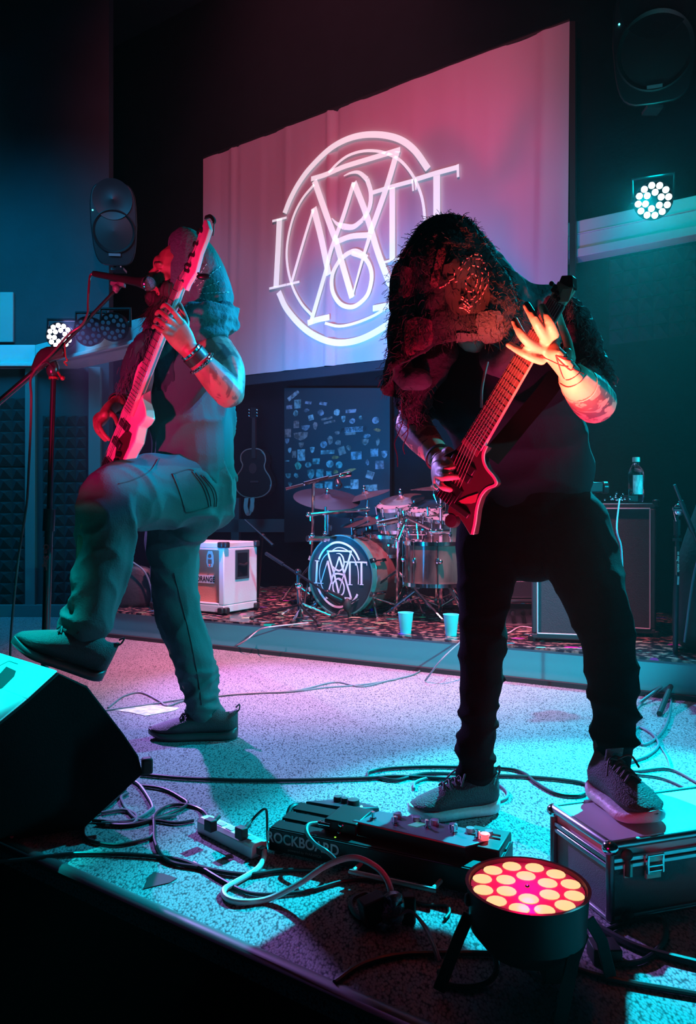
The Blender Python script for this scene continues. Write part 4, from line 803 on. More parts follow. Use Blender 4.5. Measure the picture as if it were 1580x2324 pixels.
def latch(x, parent=fc):
    q = n0 + ce * x + up * CHt * .66 - cn * .004; m = MB(); m.box(q + up * .012, (.042, .008, .016), ex=ce, ez=up); m.box(q - up * .022, (.038, .008, .018), ex=ce, ez=up); m.build('latch_plate', mat('latch_teal', (.35, .55, .5), .35, .5), fc, bevel=.002)
    m = MB(); m.box(q - cn * .007, (.042, .008, .006), ex=ce); m.box(q - cn * .007 + up * .022, (.044, .008, .005), ex=ce); m.box(q - cn * .006 - up * .012, (.044, .006, .005), ex=ce)
    for sx in (-.019, .019): m.box(q - cn * .007 + ce * sx + up * .004, (.006, .008, .042), ex=ce)
    m.build('latch', CHROME, fc, bevel=.0015)
latch(.105); latch(.37)
m = MB(); q = n0 + ce * .042 + up * CHt * .62 - cn * .004; m.box(q, (.022, .005, .03), ex=ce); m.build('lock_plate', mat('latch_teal', (.35, .55, .5), .35, .5), fc, bevel=.002)
m = MB(); q = n0 + ce * .036 + up * CHt * .83 - cn * .008; m.ball(q, .013, (1, .6, 1)); m.tube([q, q - up * .02 + ce * .002, q - up * .045 + ce * .001], .006); m.build('hang_tag', RUB, fc)
m = MB(); m.ball(n0 + ce * .036 + up * .012 - cn * .010, .014, (1, .7, 1)); m.build('foot', RUB, fc)

# ================================================================== red LED floor lamp
pc = P(1197, 2008, 1.445); fp = par_can('floor_lamp', 'big red glowing round LED lamp standing on the floor in the foreground', pc, (0, 0, 1), .112, [(12, .76, .13), (6, .40, .35)], red_l, depth=.115, up=(0, 1, 0), yoke=False, base=Vector((pc.x, pc.y, 0)), bodym=mat('par_black', (.018, .015, .017), .45, spec=.3), rl=.165)
m = MB(); m.lathe([(.112 * .93, .0), (0, .0005)], pc - up * .0048, up, 40); m.build('reflector_plate', mat('plate_dark', (.35, .30, .34), .3), fp)
m = MB()
for k in range(8): a_ = k * .785; m.cyl(pc + Vector((math.cos(a_) * .104, math.sin(a_) * .104, -.0045)), pc + Vector((math.cos(a_) * .104, math.sin(a_) * .104, -.0038)), .002, n=6)
m.ball(pc - up * .004, .005); m.build('screws', CHROME, fp)
l = bpy.data.lights.new('glow_red', 'POINT'); l.color = (1, .0, .08); l.energy = 1.6; l.shadow_soft_size = .02; o = bpy.data.objects.new('glow_red', l); COL.objects.link(o); o.location = pc + up * .045
PB = mat('par_black', (.018, .015, .017), .45, spec=.3)
for sgn, pts in ((-1, [(1064, 2075, 1.45), (1040, 2130, 1.42), (995, 2205, 1.39)]), (1, [(1335, 2085, 1.45), (1365, 2135, 1.45), (1385, 2195, 1.43)])):
    q = [P(*p) for p in pts]; q[-1].z = .008; m = MB(); m.ribbon(q, .022, (0, -1, .3), .006, sub=1); m.build('stand_leg', PB, fp, bevel=.001)
q = [P(1325, 2110, 1.42), P(1300, 2170, 1.36), P(1268, 2270, 1.30)]; q[-1].z = .008; m = MB(); m.ribbon(q, .024, (.2, -1, .3), .006, sub=1); m.build('stand_leg', PB, fp)
q = [F(997, 2205, .008), F(1010, 2232, .006), F(1060, 2240, .006), F(1108, 2228, .008), P(1128, 2200, 1.40), P(1122, 2165, 1.44)]; m = MB(); m.tube(q, .0055, 8, 5); m.build('safety_loop', PB, fp)
for q_ in (P(1262, 2185, 1.42), P(1372, 2170, 1.5)): m = MB(); m.box(q_, (.055, .05, .05)); m.build('connector_box', PB, fp, bevel=.003)
m = MB(); m.ball(P(1062, 2042, 1.44) , .012, (.6, 1, 1)); m.build('tilt_knob', PB, fp)

# ================================================================== pedalboard and pedals
be = Vector((.90, -.43, 0)).normalized(); bn = Vector((-be.y, be.x, 0)); B0 = F(610, 1938)
pbm = mat('board_black', (.010, .010, .013), .45, spec=.3)
pb = thing('pedalboard', 'black pedalboard with white maker lettering on its front edge', 'pedalboard', B0 + be * .3 + bn * .1)
def bpt(x, y, z): return B0 + be * x + bn * y + up * z
m = MB(); m.slab([bpt(0, 0, .012), bpt(0, .18, .012), bpt(0, .18, .070), bpt(0, 0, .062)], be * .012); m.slab([bpt(.57, 0, .012), bpt(.57, .18, .012), bpt(.57, .18, .070), bpt(.57, 0, .062)], be * .012)
m.slab([bpt(0, 0, .010), bpt(.58, 0, .010), bpt(.58, 0, .066), bpt(0, 0, .066)], bn * .006); m.build('frame', pbm, pb, bevel=.002)
for k in range(3): m = MB(); y = .01 + k * .057; z = .060 + k * .003; m.slab([bpt(0, y, z), bpt(.58, y, z), bpt(.58, y + .042, z + .002), bpt(0, y + .042, z + .002)], up * .006); m.build('rail', pbm, pb, bevel=.001)
text_mesh('ROCKBOARD', .036, bpt(.098, -.0012, .045), be, up, 'lettering', mat('print_grey', (.42, .42, .45), .6), pb, bold=.0009, sx=.92)
text_mesh('powered by WARWICK', .0095, bpt(.105, -.0012, .022), be, up, 'small_lettering', mat('print_dim', (.22, .20, .2), .6), pb)
for x in (.02, .56): m = MB(); m.cyl(bpt(x, .02, 0), bpt(x, .02, .014), .012); m.cyl(bpt(x, .16, 0), bpt(x, .16, .014), .012); m.build('foot', RUB, pb)
m = MB(); m.tube([bpt(.26, -.004, .028), bpt(.262, -.05, .03), bpt(.27, -.055, .03), bpt(.45, -.055, .03), bpt(.458, -.05, .03), bpt(.46, -.004, .028)], .0055, 8, 2); m.build('carry_handle', mat('handle_grey', (.40, .36, .38), .4), pb)
# big modeller on the board
mq = [P(800, 1862, 1.93), P(1056, 1921, 1.775), P(1143, 1897, 1.87), P(862, 1840, 2.02)]; zt = sum(p.z for p in mq) / 4
mdm = thing('effects_processor', 'long flat guitar effects processor with footswitches and red front edge', 'effects unit', Vector((mq[0].x + .15, mq[0].y, .07)))
m = MB(); m.slab(mq, -up * .004); m.build('top_plate', mat('processor_top', (.16, .22, .26), .28, .5), mdm, bevel=.001)
m = MB(); m.slab([p - up * .004 for p in mq], -up * .03); m.build('housing', pbm, mdm)
m = MB(); m.tube([mq[0] - up * .002 - bn * .001, mq[1] - up * .002 - bn * .001], .0018, 6, 1); m.build('front_edge', mat('edge_red', (.6, .05, .1), .3), mdm)
def onq(s, t): return mq[0].lerp(mq[1], s).lerp(mq[3].lerp(mq[2], s), t)
for s_ in (.10, .30, .52, .74, .93):
    q = onq(s_, .35 + .2 * (s_ > .5)); m = MB(); m.lathe([(.009, 0), (.009, .003), (.005, .003), (.005, .014), (.006, .016), (.006, .020), (0, .021)], q, up, 14); m.build('footswitch', CHROME, mdm)
for s_, t_ in ((.2, .8), (.36, .82), (.5, .85), (.66, .82), (.8, .8), (.93, .85)):
    q = onq(s_, t_); m = MB(); m.lathe([(.011, 0), (.0115, .005), (.010, .012), (0, .0125)], q, up, 16); m.build('knob', mat('knob_clear', (.3, .36, .4), .15, .3), mdm)
q = onq(.42, .55); m = MB(); m.slab([onq(.38, .45) + up * .0005, onq(.46, .45) + up * .0005, onq(.46, .75) + up * .0005, onq(.38, .75) + up * .0005], up * .0006); m.build('display', mat('display_lit', (.1, .4, .4), .2, emit=(.1, .7, .65), es=.35), mdm)
m = MB(); q = onq(.985, .55); m.lathe([(.010, 0), (.010, .008), (.013, .011), (.011, .014), (0, .015)], q + up * .002, up, 16); m.build('red_jewel_light', mat('jewel', (1, .3, .3), .2, emit=(1, .12, .15), es=1.2), mdm)
ex4 = [P(1062, 1922, 1.775), P(1154, 1920, 1.80), P(1154, 1975, 1.80), P(1062, 1980, 1.775)]
xp = thing('switch_box', 'black steel box at the right end of the pedalboard behind the red lamp', 'effects unit', Vector((P(1108, 1975, 1.8).x, 1.85, 0)))
m = MB(); q = P(1112, 1950, 1.80); q.z = 0; m.box(Vector((q.x, 1.85, .045)), (.095, .12, .09), ex=be); m.build('housing', pbm, xp, bevel=.004)
m = MB(); m.box(Vector((q.x, 1.85, .0915)), (.07, .002, .003), ex=be); m.box(Vector((q.x + .005, 1.87, .0915)), (.07, .002, .003), ex=be); m.build('vent_slots', CHROME, xp)
m = MB(); bl = Vector((q.x + .02, 1.785, .045)); m.box(bl, (.04, .002, .02), ex=be); m.build('spec_label', mat('label_dim', (.2, .15, .17), .6), xp)
# left pedal with three knobs
q4 = [P(693, 1818, 2.14), P(800, 1835, 2.06), P(862, 1832, 2.12), P(790, 1812, 2.24)]
pd = thing('effects_pedal', 'black effects pedal with three knobs at the left end of the board', 'effects unit', Vector((q4[0].x + .08, 2.13, .08)))
m = MB(); m.slab(q4, -up * .045); m.build('housing', mat('pedal_navy', (.02, .03, .045), .35), pd, bevel=.004)
for s_, t_, r_ in ((.28, .5, .012), (.46, .5, .010), (.68, .5, .017)):
    q = q4[0].lerp(q4[1], s_).lerp(q4[3].lerp(q4[2], s_), t_); m = MB(); m.lathe([(r_, 0), (r_, .012), (r_ * .9, .016), (0, .017)], q, up, 20); m.build('knob', RUB, pd)
q = q4[0].lerp(q4[1], .88).lerp(q4[3].lerp(q4[2], .88), .5); m = MB(); m.ball(q, .004); m.build('indicator_light', mat('led_cyan', (.2, 1, 1), .3, emit=(.1, .9, 1), es=3), pd)
# small pedals with jacks in the middle
pe = thing('effects_pedal', 'small dark pedal with shiny jacks and a green light in the middle of the board', 'effects unit', P(755, 1905, 1.98))
c4 = bpt(.18, .10, .082); m = MB(); m.box(c4, (.09, .11, .03), ex=be); m.build('housing', pbm, pe, bevel=.004)
m = MB(); j0 = P(722, 1868, 1.95); m.tube([j0, j0 + be * .035], .006, 12, 1); m.tube([j0 + be * .006, j0 + be * .010], .008, 12, 1); m.build('jack_plug', CHROME, pe)
m = MB(); m.ball(P(775, 1872, 1.93), .010); m.ball(P(770, 1890, 1.93), .006); m.tube([P(775, 1872, 1.93), P(784, 1885, 1.93)], .005); m.build('footswitch', CHROME, pe)
m = MB(); m.ball(P(761, 1902, 1.905), .0035, n=8); m.build('indicator_light', mat('led_green', (.4, 1, .1), .3, emit=(.3, 1, .05), es=2), pe)
m = MB(); m.tube([bpt(-.0, .11, .06), P(655, 1850, 2.1), P(660, 1834, 2.12), P(675, 1828, 2.14), P(692, 1828, 2.14)], .008, 8, 2); tag(m.build('bracket', pbm), 'black bracket standing at the left back corner of the pedalboard', 'bracket')

# ================================================================== power strip
s0 = F(447, 1888); s1 = F(560, 1945); se = (s1 - s0).normalized(); sn_ = Vector((-se.y, se.x, 0)); SL = (s1 - s0).length + .02
ps = thing('power_strip', 'white metal power strip lying on the carpet left of the pedalboard', 'power strip', s0 + se * SL / 2)
hh = .038; m = MB(); m.slab([s0, s0 + sn_ * .05, s0 + sn_ * .05 + up * hh * .8, s0 + sn_ * .032 + up * hh, s0 + sn_ * .012 + up * hh, s0 + up * hh * .75], se * SL); m.build('body', mat('strip_white', (.72, .72, .72), .4), ps, bevel=.002)
m = MB()
for k in range(5): m.box(s0 + se * (.04 + k * .042) + sn_ * .022 + up * (hh + .0006), (.026, .018, .0016), ex=se)
m.build('sockets', mat('socket_grey', (.35, .35, .35), .5), ps, bevel=.0005)
m = MB(); m.box(s0 + se * (SL + .008) + sn_ * .025 + up * .018, (.022, .02, .016), ex=se); m.build('cord_grip', BLACK, ps)
for nm, u, v, lb in (('plug', 478, 1872, 'black plug in the left end of the power strip'), ('plug', 548, 1890, 'black adapter plug in the middle of the power strip')):
    q = F(u, v, .05); m = MB(); m.box(q, (.03, .022, .03), ex=se); m.tube([q, q + Vector((.018, .03, .012))], .007, sub=1); tag(m.build(nm, RUB, bevel=.003), lb, 'plug')

# ================================================================== cables on the carpet
def cable(pts, r, label, m_, name='cable', z=None):
    q = [F(p[0], p[1], (p[2] if len(p) > 2 else r + .001)) for p in pts]; m = MB(); m.tube(q, r, 8, 6)
    return tag(m.build(name, m_), label, 'cable')
CB = mat('cable_black', (.018, .02, .024), .4); CG2 = mat('cable_grey', (.16, .19, .22), .45); CWH = mat('cable_white', (.62, .58, .6), .45)
cable([(318, 1757), (420, 1766), (560, 1771), (700, 1770), (830, 1766), (900, 1762), (1040, 1768)], .006, 'thick black cable running straight across the carpet from the wedge', CB)
cable([(835, 1766), (838, 1752), (880, 1744), (960, 1740), (1060, 1741), (1150, 1744), (1190, 1755), (1215, 1775), (1260, 1800), (1310, 1806), (1333, 1795), (1325, 1778), (1260, 1768), (1180, 1762), (1120, 1760), (1040, 1757), (960, 1756), (900, 1770), (860, 1765)], .0055, 'coiled dark cable looping around the guitarist\'s right shoe', CB)
cable([(940, 1790), (943, 1775), (980, 1765), (1060, 1765), (1120, 1775), (1150, 1795), (1148, 1812), (1120, 1822)], .0045, 'smaller cable loop around the heel of the right shoe', CG2)
cable([(245, 1606), (280, 1580), (320, 1572), (360, 1590), (380, 1602), (420, 1590), (520, 1577), (600, 1572), (680, 1566), (760, 1548), (820, 1558), (880, 1545), (940, 1530), (965, 1510), (975, 1490), (985, 1470), (1000, 1455)], .004, 'thin cable wandering over the pink carpet toward the riser', CG2)
cable([(240, 1612), (330, 1600), (440, 1584), (560, 1574), (660, 1570), (740, 1560), (820, 1554), (900, 1542)], .0035, 'second thin cable beside the wandering one', CG2)
# white cable looping up in the foreground
q = [F(600, 1930, .02), F(598, 1950, .01), F(580, 1975, .008), F(530, 2005, .008), F(508, 2020, .008), F(515, 2038, .008), F(550, 2047, .008), F(610, 2040, .008), P(680, 2005, 1.72), P(740, 1965, 1.72), P(800, 1946, 1.70), P(850, 1965, 1.67), P(880, 2000, 1.64), P(895, 2060, 1.6)]
m = MB(); m.tube(q, .0068, 10, 6); tag(m.build('power_cable', CWH), 'thick white power cable arching in the foreground from the strip to the taped plug', 'cable')
cable([(-40, 1960), (60, 1950), (170, 1938), (300, 1940), (400, 1950), (470, 1972), (560, 1985), (640, 1975), (720, 1975)], .0055, 'long black cable along the stage edge in the left foreground', CB)
cable([(440, 1958), (500, 1995), (560, 2025), (620, 2030), (700, 2022), (780, 2000), (850, 1998), (930, 2010)], .0045, 'black cable crossing under the white power cable', CB)
cable([(350, 1880), (352, 1850), (380, 1830), (420, 1826), (460, 1840), (478, 1862, .04)], .005, 'black cord from the strip plug looping over the carpet', CB)
cable([(350, 1880), (352, 1910), (370, 1945), (400, 1960), (450, 1968)], .005, 'black cord continuing down from the loop toward the front', CB)
rg = random.Random(11)
bund = [[(300, 1770), (320, 1785), (345, 1825), (340, 1840), (300, 1862), (230, 1868)], [(285, 1790), (250, 1825), (215, 1850), (190, 1880), (200, 1905), (260, 1918), (330, 1905), (350, 1890)], [(230, 1845), (280, 1838), (310, 1850), (300, 1870), (240, 1872)], [(290, 1800), (275, 1812), (300, 1850), (330, 1862), (400, 1850)],
        [(315, 1782), (370, 1790), (410, 1810), (425, 1826), (380, 1848), (300, 1872), (220, 1870)], [(210, 1862), (300, 1868), (350, 1862), (400, 1868), (440, 1862)]]
for i, q in enumerate(bund):
    cable(q, .0045 if i % 2 else .005, ['pale cable at the top of the tangle beside the wedge', 'black loop bulging lowest out of the tangle beside the wedge', 'short inner loop in the middle of the cable tangle', 'cable crossing the tangle diagonally to the right', 'wide outer arc of cable right of the tangle', 'almost straight cable along the bottom of the tangle'][i], (CG2 if i in (0, 2, 3) else CB))
m = MB(); m.tube([F(556, 1885, .05), P(575, 1858, 2.03), P(600, 1836, 2.03), P(606, 1850, 2.03), P(607, 1900, 2.0), F(612, 1925, .01)], .0035, 8, 5); tag(m.build('adapter_cord', CB), 'thin cord arching from the strip adapter to the pedalboard', 'cable')
m = MB(); m.tube([P(722, 1868, 1.95), P(700, 1872, 1.93), P(697, 1890, 1.9), P(715, 1915, 1.86), P(745, 1935, 1.82), F(770, 1960, .01)], .005, 8, 5); tag(m.build('patch_cable', mat('cable_teal', (.06, .16, .17), .4)), 'curved patch cable plugged into the middle pedal', 'cable')
m = MB(); m.tube([F(888, 2090, .02), P(925, 2065, 1.62), P(965, 2100, 1.58), P(985, 2140, 1.52), F(1000, 2180, .006)], .0028, 8, 5); m.tube([F(890, 2092, .02), P(930, 2068, 1.61), P(960, 2100, 1.57), P(980, 2140, 1.51), F(995, 2182, .006)], .0028, 8, 5); tag(m.build('twin_cord', mat('cord_grey', (.25, .3, .35), .5)), 'pair of thin pale cords running from the taped plug to the red lamp', 'cable')
tp_ = thing('taped_plug', 'power plug bundle wrapped in silvery tape on the carpet before the pedalboard', 'plug', F(880, 2105))
b = F(880, 2105); m = MB(); m.loft([b + Vector((.01, .01, .0)) + up * .02, b + Vector((.012, .0, .06)), P(893, 2050, 1.6)], [(.026, .02), (.022, .018), (.010, .010)], side=(1, 0, 0), n=12, sub=4)
for v in m.v: v += Vector((1, 1, 1)) * .004 * noise.noise(v * 60)
m.build('tape_wrap', mat('silver_tape', (.34, .30, .33), .32, .6, bump=.8, bs=60), tp_)
m = MB(); m.box(b + Vector((-.03, .01, .035)), (.055, .04, .05), ex=(.9, .4, .2)); m.box(b + Vector((.045, .02, .03)), (.03, .03, .06)); m.build('adapter', RUB, tp_, bevel=.005)
cable([(860, 2090), (820, 2085), (798, 2060), (800, 2040), (830, 2028), (850, 2040)], .006, 'short black cable loop left of the taped plug', CB)
cable([(760, 2230), (820, 2190), (900, 2168), (1000, 2163), (1120, 2165), (1250, 2180), (1380, 2220), (1600, 2260)], .0055, 'black cable passing under the red lamp in the foreground', CB)
cable([(1120, 2160), (1180, 2185), (1220, 2215), (1250, 2215), (1262, 2195)], .004, 'thin cord curving under the red lamp', CG2)
cable([(1380, 2110), (1440, 2088), (1500, 2085), (1512, 2110), (1505, 2140), (1460, 2180), (1380, 2190)], .0055, 'black cable curling in front of the flight case', CB)
cable([(1350, 2100), (1450, 2150), (1600, 2190)], .0075, 'thick black cable slanting to the right edge before the flight case', CB)
cable([(1010, 2085), (1020, 2070), (1010, 2055), (960, 2052), (930, 2040), (905, 2020)], .004, 'thin black cable loop in front of the pedalboard', CB)
# right-hand side behind the case
cable([(1500, 1500), (1490, 1540), (1460, 1590), (1445, 1610)], .0045, 'pale cable dropping from the riser beside the right stand', CG2)
cable([(1525, 1560), (1520, 1620), (1500, 1665), (1460, 1690), (1440, 1665), (1450, 1650), (1480, 1665), (1495, 1690), (1470, 1715), (1420, 1735), (1440, 1750), (1520, 1745), (1600, 1785)], .005, 'grey cable coiling on the cyan carpet behind the flight case', CG2)
cable([(1420, 1755), (1500, 1765), (1560, 1790), (1600, 1810)], .0045, 'grey cable running to the right edge above the flight case', CG2)
cable([(1497, 1690), (1515, 1720), (1522, 1745)], .003, 'thin short cable linking the grey coils', CG2)
m = MB(); m.tube([D(1215, 1428) + up * .005, D(1180, 1425) + up * .005, D(1150, 1440) + up * .005, D(1120, 1432) + up * .005], .005); tag(m.build('cable', CWH), 'white cable lying on the riser left of the low amplifier', 'cable')
m = MB(); m.tube([D(1150, 1445) + up * .005, D(1060, 1452) + up * .005, P(1040, 1462, 4.0), P(1000, 1500, 3.9), F(965, 1545, .005)], .0045); tag(m.build('cable', CG2), 'cable dropping over the riser edge near the right cup', 'cable')
m = MB(); m.tube([D(700, 1415) + up * .004, D(610, 1425) + up * .004, P(585, 1432, 4.75), P(560, 1452, 4.7), F(530, 1470, .004)], .004); tag(m.build('cable', CWH), 'pale cable dropping over the riser edge right of the white cabinet', 'cable')
# tape patch and torn sheet on the floor
m = MB(); m.slab([F(260, 1612, .001), F(345, 1600, .001), F(408, 1607, .001), F(395, 1613, .001), F(330, 1625, .001), F(300, 1618, .001)], up * .0012); tag(m.build('tape_patch', mat('tape_pale', (.7, .78, .7), .5, col2=(.35, .5, .45), vs_=30)), 'pale torn tape patch on the carpet left of the bassist\'s standing foot', 'tape')
m = MB(); m.slab([F(326, 2018, .001), F(338, 1988, .001), F(352, 1980, .001), F(376, 1985, .001), F(402, 1994, .001), F(385, 2004, .001), F(350, 2012, .001)], up * .0012); tag(m.build('tape_patch', mat('tape_dark', (.03, .01, .012), .7)), 'dark torn tape patch near the stage edge in the left foreground', 'tape')
# ================================================================== people
SK1 = mat('skin_dark', (.30, .17, .12), .45, col2=(.20, .11, .08), vs_=20)
def tattoo(name, base, ink, sc, lo=.47, hi=.53):
    m = mat(name, base, .45); nt = m.node_tree; b = nt.nodes['Principled BSDF']; L = nt.links
    tc = nt.nodes.new('ShaderNodeTexCoord'); n = nt.nodes.new('ShaderNodeTexNoise'); n.inputs['Scale'].default_value = sc; n.inputs['Detail'].default_value = 3; n.inputs['Distortion'].default_value = 1.2
    r = nt.nodes.new('ShaderNodeValToRGB'); r.color_ramp.elements[0].position = lo; r.color_ramp.elements[1].position = hi
    r.color_ramp.elements[0].color = (*ink, 1); r.color_ramp.elements[1].color = (*base, 1)
    L.new(tc.outputs['Object'], n.inputs['Vector']); L.new(n.outputs[0], r.inputs[0]); L.new(r.outputs[0], b.inputs['Base Color']); return m
SK2 = mat('skin_light', (.62, .42, .33), .45); SK2T = tattoo('skin_tattooed', (.55, .36, .30), (.14, .09, .11), 22, .50, .55); SK1T = tattoo('skin_dark_tattooed', (.34, .20, .15), (.15, .09, .08), 16, .44, .52)
INK = mat('tattoo_ink', (.10, .02, .03), .5)
def fold(sx, sy, sz, amp, seed=0, sharp=1.5):
    def f(p):
        n = noise.noise(Vector((p.x * sx + seed, p.y * sy, p.z * sz))); r = (1 - abs(n) * 2)
        return amp * (max(r, 0) ** sharp) - amp * .4
    return f
def finger(mb, pts, r): mb.loft(pts, [r * (1.0 - .10 * i) for i in range(len(pts))], side=(.3, .9, .3), n=10, caps=(1, 1), sub=3)
def arm(mb, pts, rad): mb.loft(pts, rad, side=(0, 1, .1), n=16, sub=5)
def ball(mb, c, r, sc=(1, 1, 1), M=None): mb.ball(c, r, sc, M, n=18)
def head_blob(mb, c, fwd, upv, s=1.0, mouth=.0, nose=1):
    f = Vector(fwd).normalized(); u_ = Vector(upv); u_ = (u_ - f * u_.dot(f)).normalized(); l_ = u_.cross(f)
    M = Matrix((f, l_, u_)).transposed()
    def q(x, y, z): return Vector(c) + (f * x + l_ * y + u_ * z) * s
    def e(x, y, z, r, sc=(1, 1, 1)): mb.ball(q(x, y, z), r * s, sc, M, n=18)
    e(-.012, 0, .035, .096, (1.02, .80, .92)); e(.022, 0, -.02, .068, (1.0, .86, 1.25)); e(.040, 0, -.078, .040, (1.0, 1.15, .8)); e(.062, 0, -.092, .020)
    for sx in (-1, 1):
        e(.044, sx * .034, -.022, .027, (.8, 1, 1)); e(.070, sx * .028, .024, .017, (.9, 1.5, .6)); e(.068, sx * .030, .008, .0135, (.9, 1.15, .8)); e(-.008, sx * .078, -.005, .024, (.75, .35, 1.25))
    e(.078, 0, .040, .030, (.5, 1.3, .8))
    mb.loft([q(.080, 0, .022), q(.094, 0, .002), q(.106, 0, -.018)], [.008 * s, .010 * s, .0135 * s], side=l_, n=12, sub=3)
    for sx in (-1, 1): e(.092, sx * .012, -.022, .009)
    e(.086, 0, -.046, .013, (.8, 1.7, .55)); e(.084, 0, -.058, .013, (.8, 1.5, .6))
    return q
# ------------------------------------------------------------------ shoes
def shoe(parent, heel, toe, upv, upper, sole, w_=.050, hgt=.085, tongue=.02, label=None, sole_t=.028, side_stripe=False):
    heel = Vector(heel); toe = Vector(toe); f = toe - heel; L = f.length; f.normalize(); u_ = Vector(upv); u_ = (u_ - f * u_.dot(f)).normalized(); l_ = u_.cross(f)
    def q(x, y, z): return heel + f * L * x + l_ * y + u_ * z
    N = 24; xs = [i / (N - 1) for i in range(N)]
    def wid(x): return w_ * (.62 + .12 * math.sin(x * 3.0)) * (1 if 1 else 1) * (1 + .35 * math.exp(-((x - .72) / .22) ** 2)) * min(1, (max(x, 0) / .07 + .15) ** .5) * min(1, ((1 - x) / .16 + .03) ** .5)
    def st(x, z): return z
    # sole: flared foam with a rocker
    mb = MB(); n = 16; vs_ = []; fs_ = []
    for x in xs:
        lift = .018 * max(0, (x - .72) / .28) ** 2 + .006 * max(0, (.12 - x) / .12); top = sole_t + lift * .9 + .014 * max(0, .2 - x) / .2; ww = wid(x) + .006
        for k in range(n):
            a_ = 2 * math.pi * k / n; y = math.copysign(abs(math.cos(a_)) ** .6, math.cos(a_)) * ww; z = lift + (top - lift) * (.5 + .5 * math.copysign(abs(math.sin(a_)) ** .5, math.sin(a_))); vs_.append(q(x, y, z))
    for i in range(N - 1):
        for k in range(n): fs_.append((i * n + k, i * n + (k + 1) % n, (i + 1) * n + (k + 1) % n, (i + 1) * n + k))
    fs_ += [tuple(range(n)), tuple(range((N - 1) * n, N * n))]; mb.add(vs_, fs_); so = mb.build('sole', sole, parent, smooth=60)
    # upper
    mb = MB(); vs_ = []; fs_ = []
    def top(x):
        if x < .12: return hgt + .012 * (1 - x / .12)
        if x < .42: return hgt + .0 + .022 * math.sin((x - .12) / .3 * math.pi) * .6
        return hgt * (1 - ((x - .42) / .58) ** 1.25 * .58)
    for x in xs:
        t_ = top(x) * (1 if x < .97 else .8); ww = wid(x); z0 = sole_t * .7 + .018 * max(0, (x - .72) / .28) ** 2
        for k in range(n):
            a_ = 2 * math.pi * k / n; cz = math.sin(a_); cy = math.cos(a_); taper = 1 - .38 * max(0, cz) ** 1.3; y = cy * ww * taper * (1 if cz > -.2 else 1); z = z0 + (t_ - z0) * (.5 + .5 * cz); vs_.append(q(x, y, z))
    for i in range(N - 1):
        for k in range(n): fs_.append((i * n + k, i * n + (k + 1) % n, (i + 1) * n + (k + 1) % n, (i + 1) * n + k))
    fs_ += [tuple(range(n)), tuple(range((N - 1) * n, N * n))]; mb.add(vs_, fs_); sh = mb.build('shoe', upper, parent, smooth=60, label=label)
    so.parent = sh
    mb = MB()
    for k in range(5):
        x = .36 + .065 * k; z = top(x) + .007
        mb.tube([q(x - .01, -.022, z - .012), q(x, 0, z + .003), q(x + .02, .022, z - .012)], .0028, 6, 3); mb.tube([q(x - .01, .022, z - .012), q(x, 0, z + .004), q(x + .02, -.022, z - .012)], .0028, 6, 3)
    z = top(.36); mb.tube([q(.38, 0, z + .004), q(.42, .03, z + .014), q(.48, .045, z - .012)], .0026, 6, 4); mb.tube([q(.38, 0, z + .004), q(.43, -.03, z + .010), q(.52, -.05, z - .02)], .0026, 6, 4)
    mb.build('laces', mat('lace_black', (.03, .03, .035), .6), sh)
    mb = MB(); mb.ribbon([q(.30, 0, hgt + .006), q(.33, 0, hgt + .035)], .045, (f + u_ * .2), .006, sub=2); mb.build('tongue', upper, sh)
    mb = MB(); mb.tube([q(.02, 0, hgt - .005), q(-.02, 0, hgt + .012), q(-.02, 0, hgt + .03), q(.02, 0, hgt + .018)], .003, 6, 4); mb.build('pull_loop', upper, sh)
    return sh, q

# ================================================================== bassist (left)
OLIVE = mat('shirt_teal_cotton', (.045, .115, .11), .9, spec=.15, bump=.15, bs=180); PANT = mat('trouser_twill', (.07, .135, .135), .9, spec=.15, bump=.15, bs=200)
HOODM = mat('hood_gauze', (.05, .13, .125), .9, bump=.5, bs=90)
bs = thing('person', 'bearded person in a draped hood singing and playing bass, one foot on the wedge', 'person', P(440, 1680, 2.95)); bs.location.z = 0
J = dict(pel=P(435, 1090, 2.95), lhip=P(452, 1095, 2.86), lkn=P(236, 1140, 2.60), lank=P(192, 1452, 2.42), rhip=P(405, 1110, 3.03), rkn=P(392, 1375, 3.02), rank=P(466, 1632, 3.0),
         ch=P(440, 870, 2.95), nk=P(440, 765, 2.95), lsh=P(488, 800, 2.83), lel=P(522, 895, 2.72), lwr=P(428, 792, 2.63), rsh=P(385, 805, 3.08), rel=P(325, 905, 3.16), rwr=P(266, 915, 2.98))
m = MB()
m.loft([J['pel'] - up * .02, P(435, 980, 2.95), J['ch'], P(440, 800, 2.96)], [(.11, .15), (.11, .13), (.12, .15), (.10, .15)], side=(-.88, -.47, 0), n=20)
m.loft([P(445, 800, 2.95), P(425, 740, 2.94), P(408, 690, 2.93)], [.075, .062, .060], n=16)
hc1 = P(408, 634, 2.93); f1 = Vector((-.94, -.30, .10)); hq = head_blob(m, hc1, f1, (.05, 0, 1), 1.12)
arm(m, [J['lsh'], J['lsh'].lerp(J['lel'], .45) + Vector((.02, -.01, 0)), J['lel']], [.074, .066, .052])
arm(m, [J['lel'], J['lel'].lerp(J['lwr'], .35), J['lwr']], [.054, .052, .032])
arm(m, [J['rsh'], J['rel'], J['rwr']], [.066, .048, .032]); 
arm(m, [J['lhip'], J['lkn'], J['lank']], [.08, .05, .035]); arm(m, [J['rhip'], J['rkn'], J['rank']], [.085, .058, .042])
m.loft([J['lank'], P(165, 1490, 2.41), P(120, 1500, 2.36)], [.034, .024, .02], n=12); m.loft([J['rank'], P(440, 1655, 2.98), P(390, 1668, 2.95)], [.034, .024, .02], n=12)
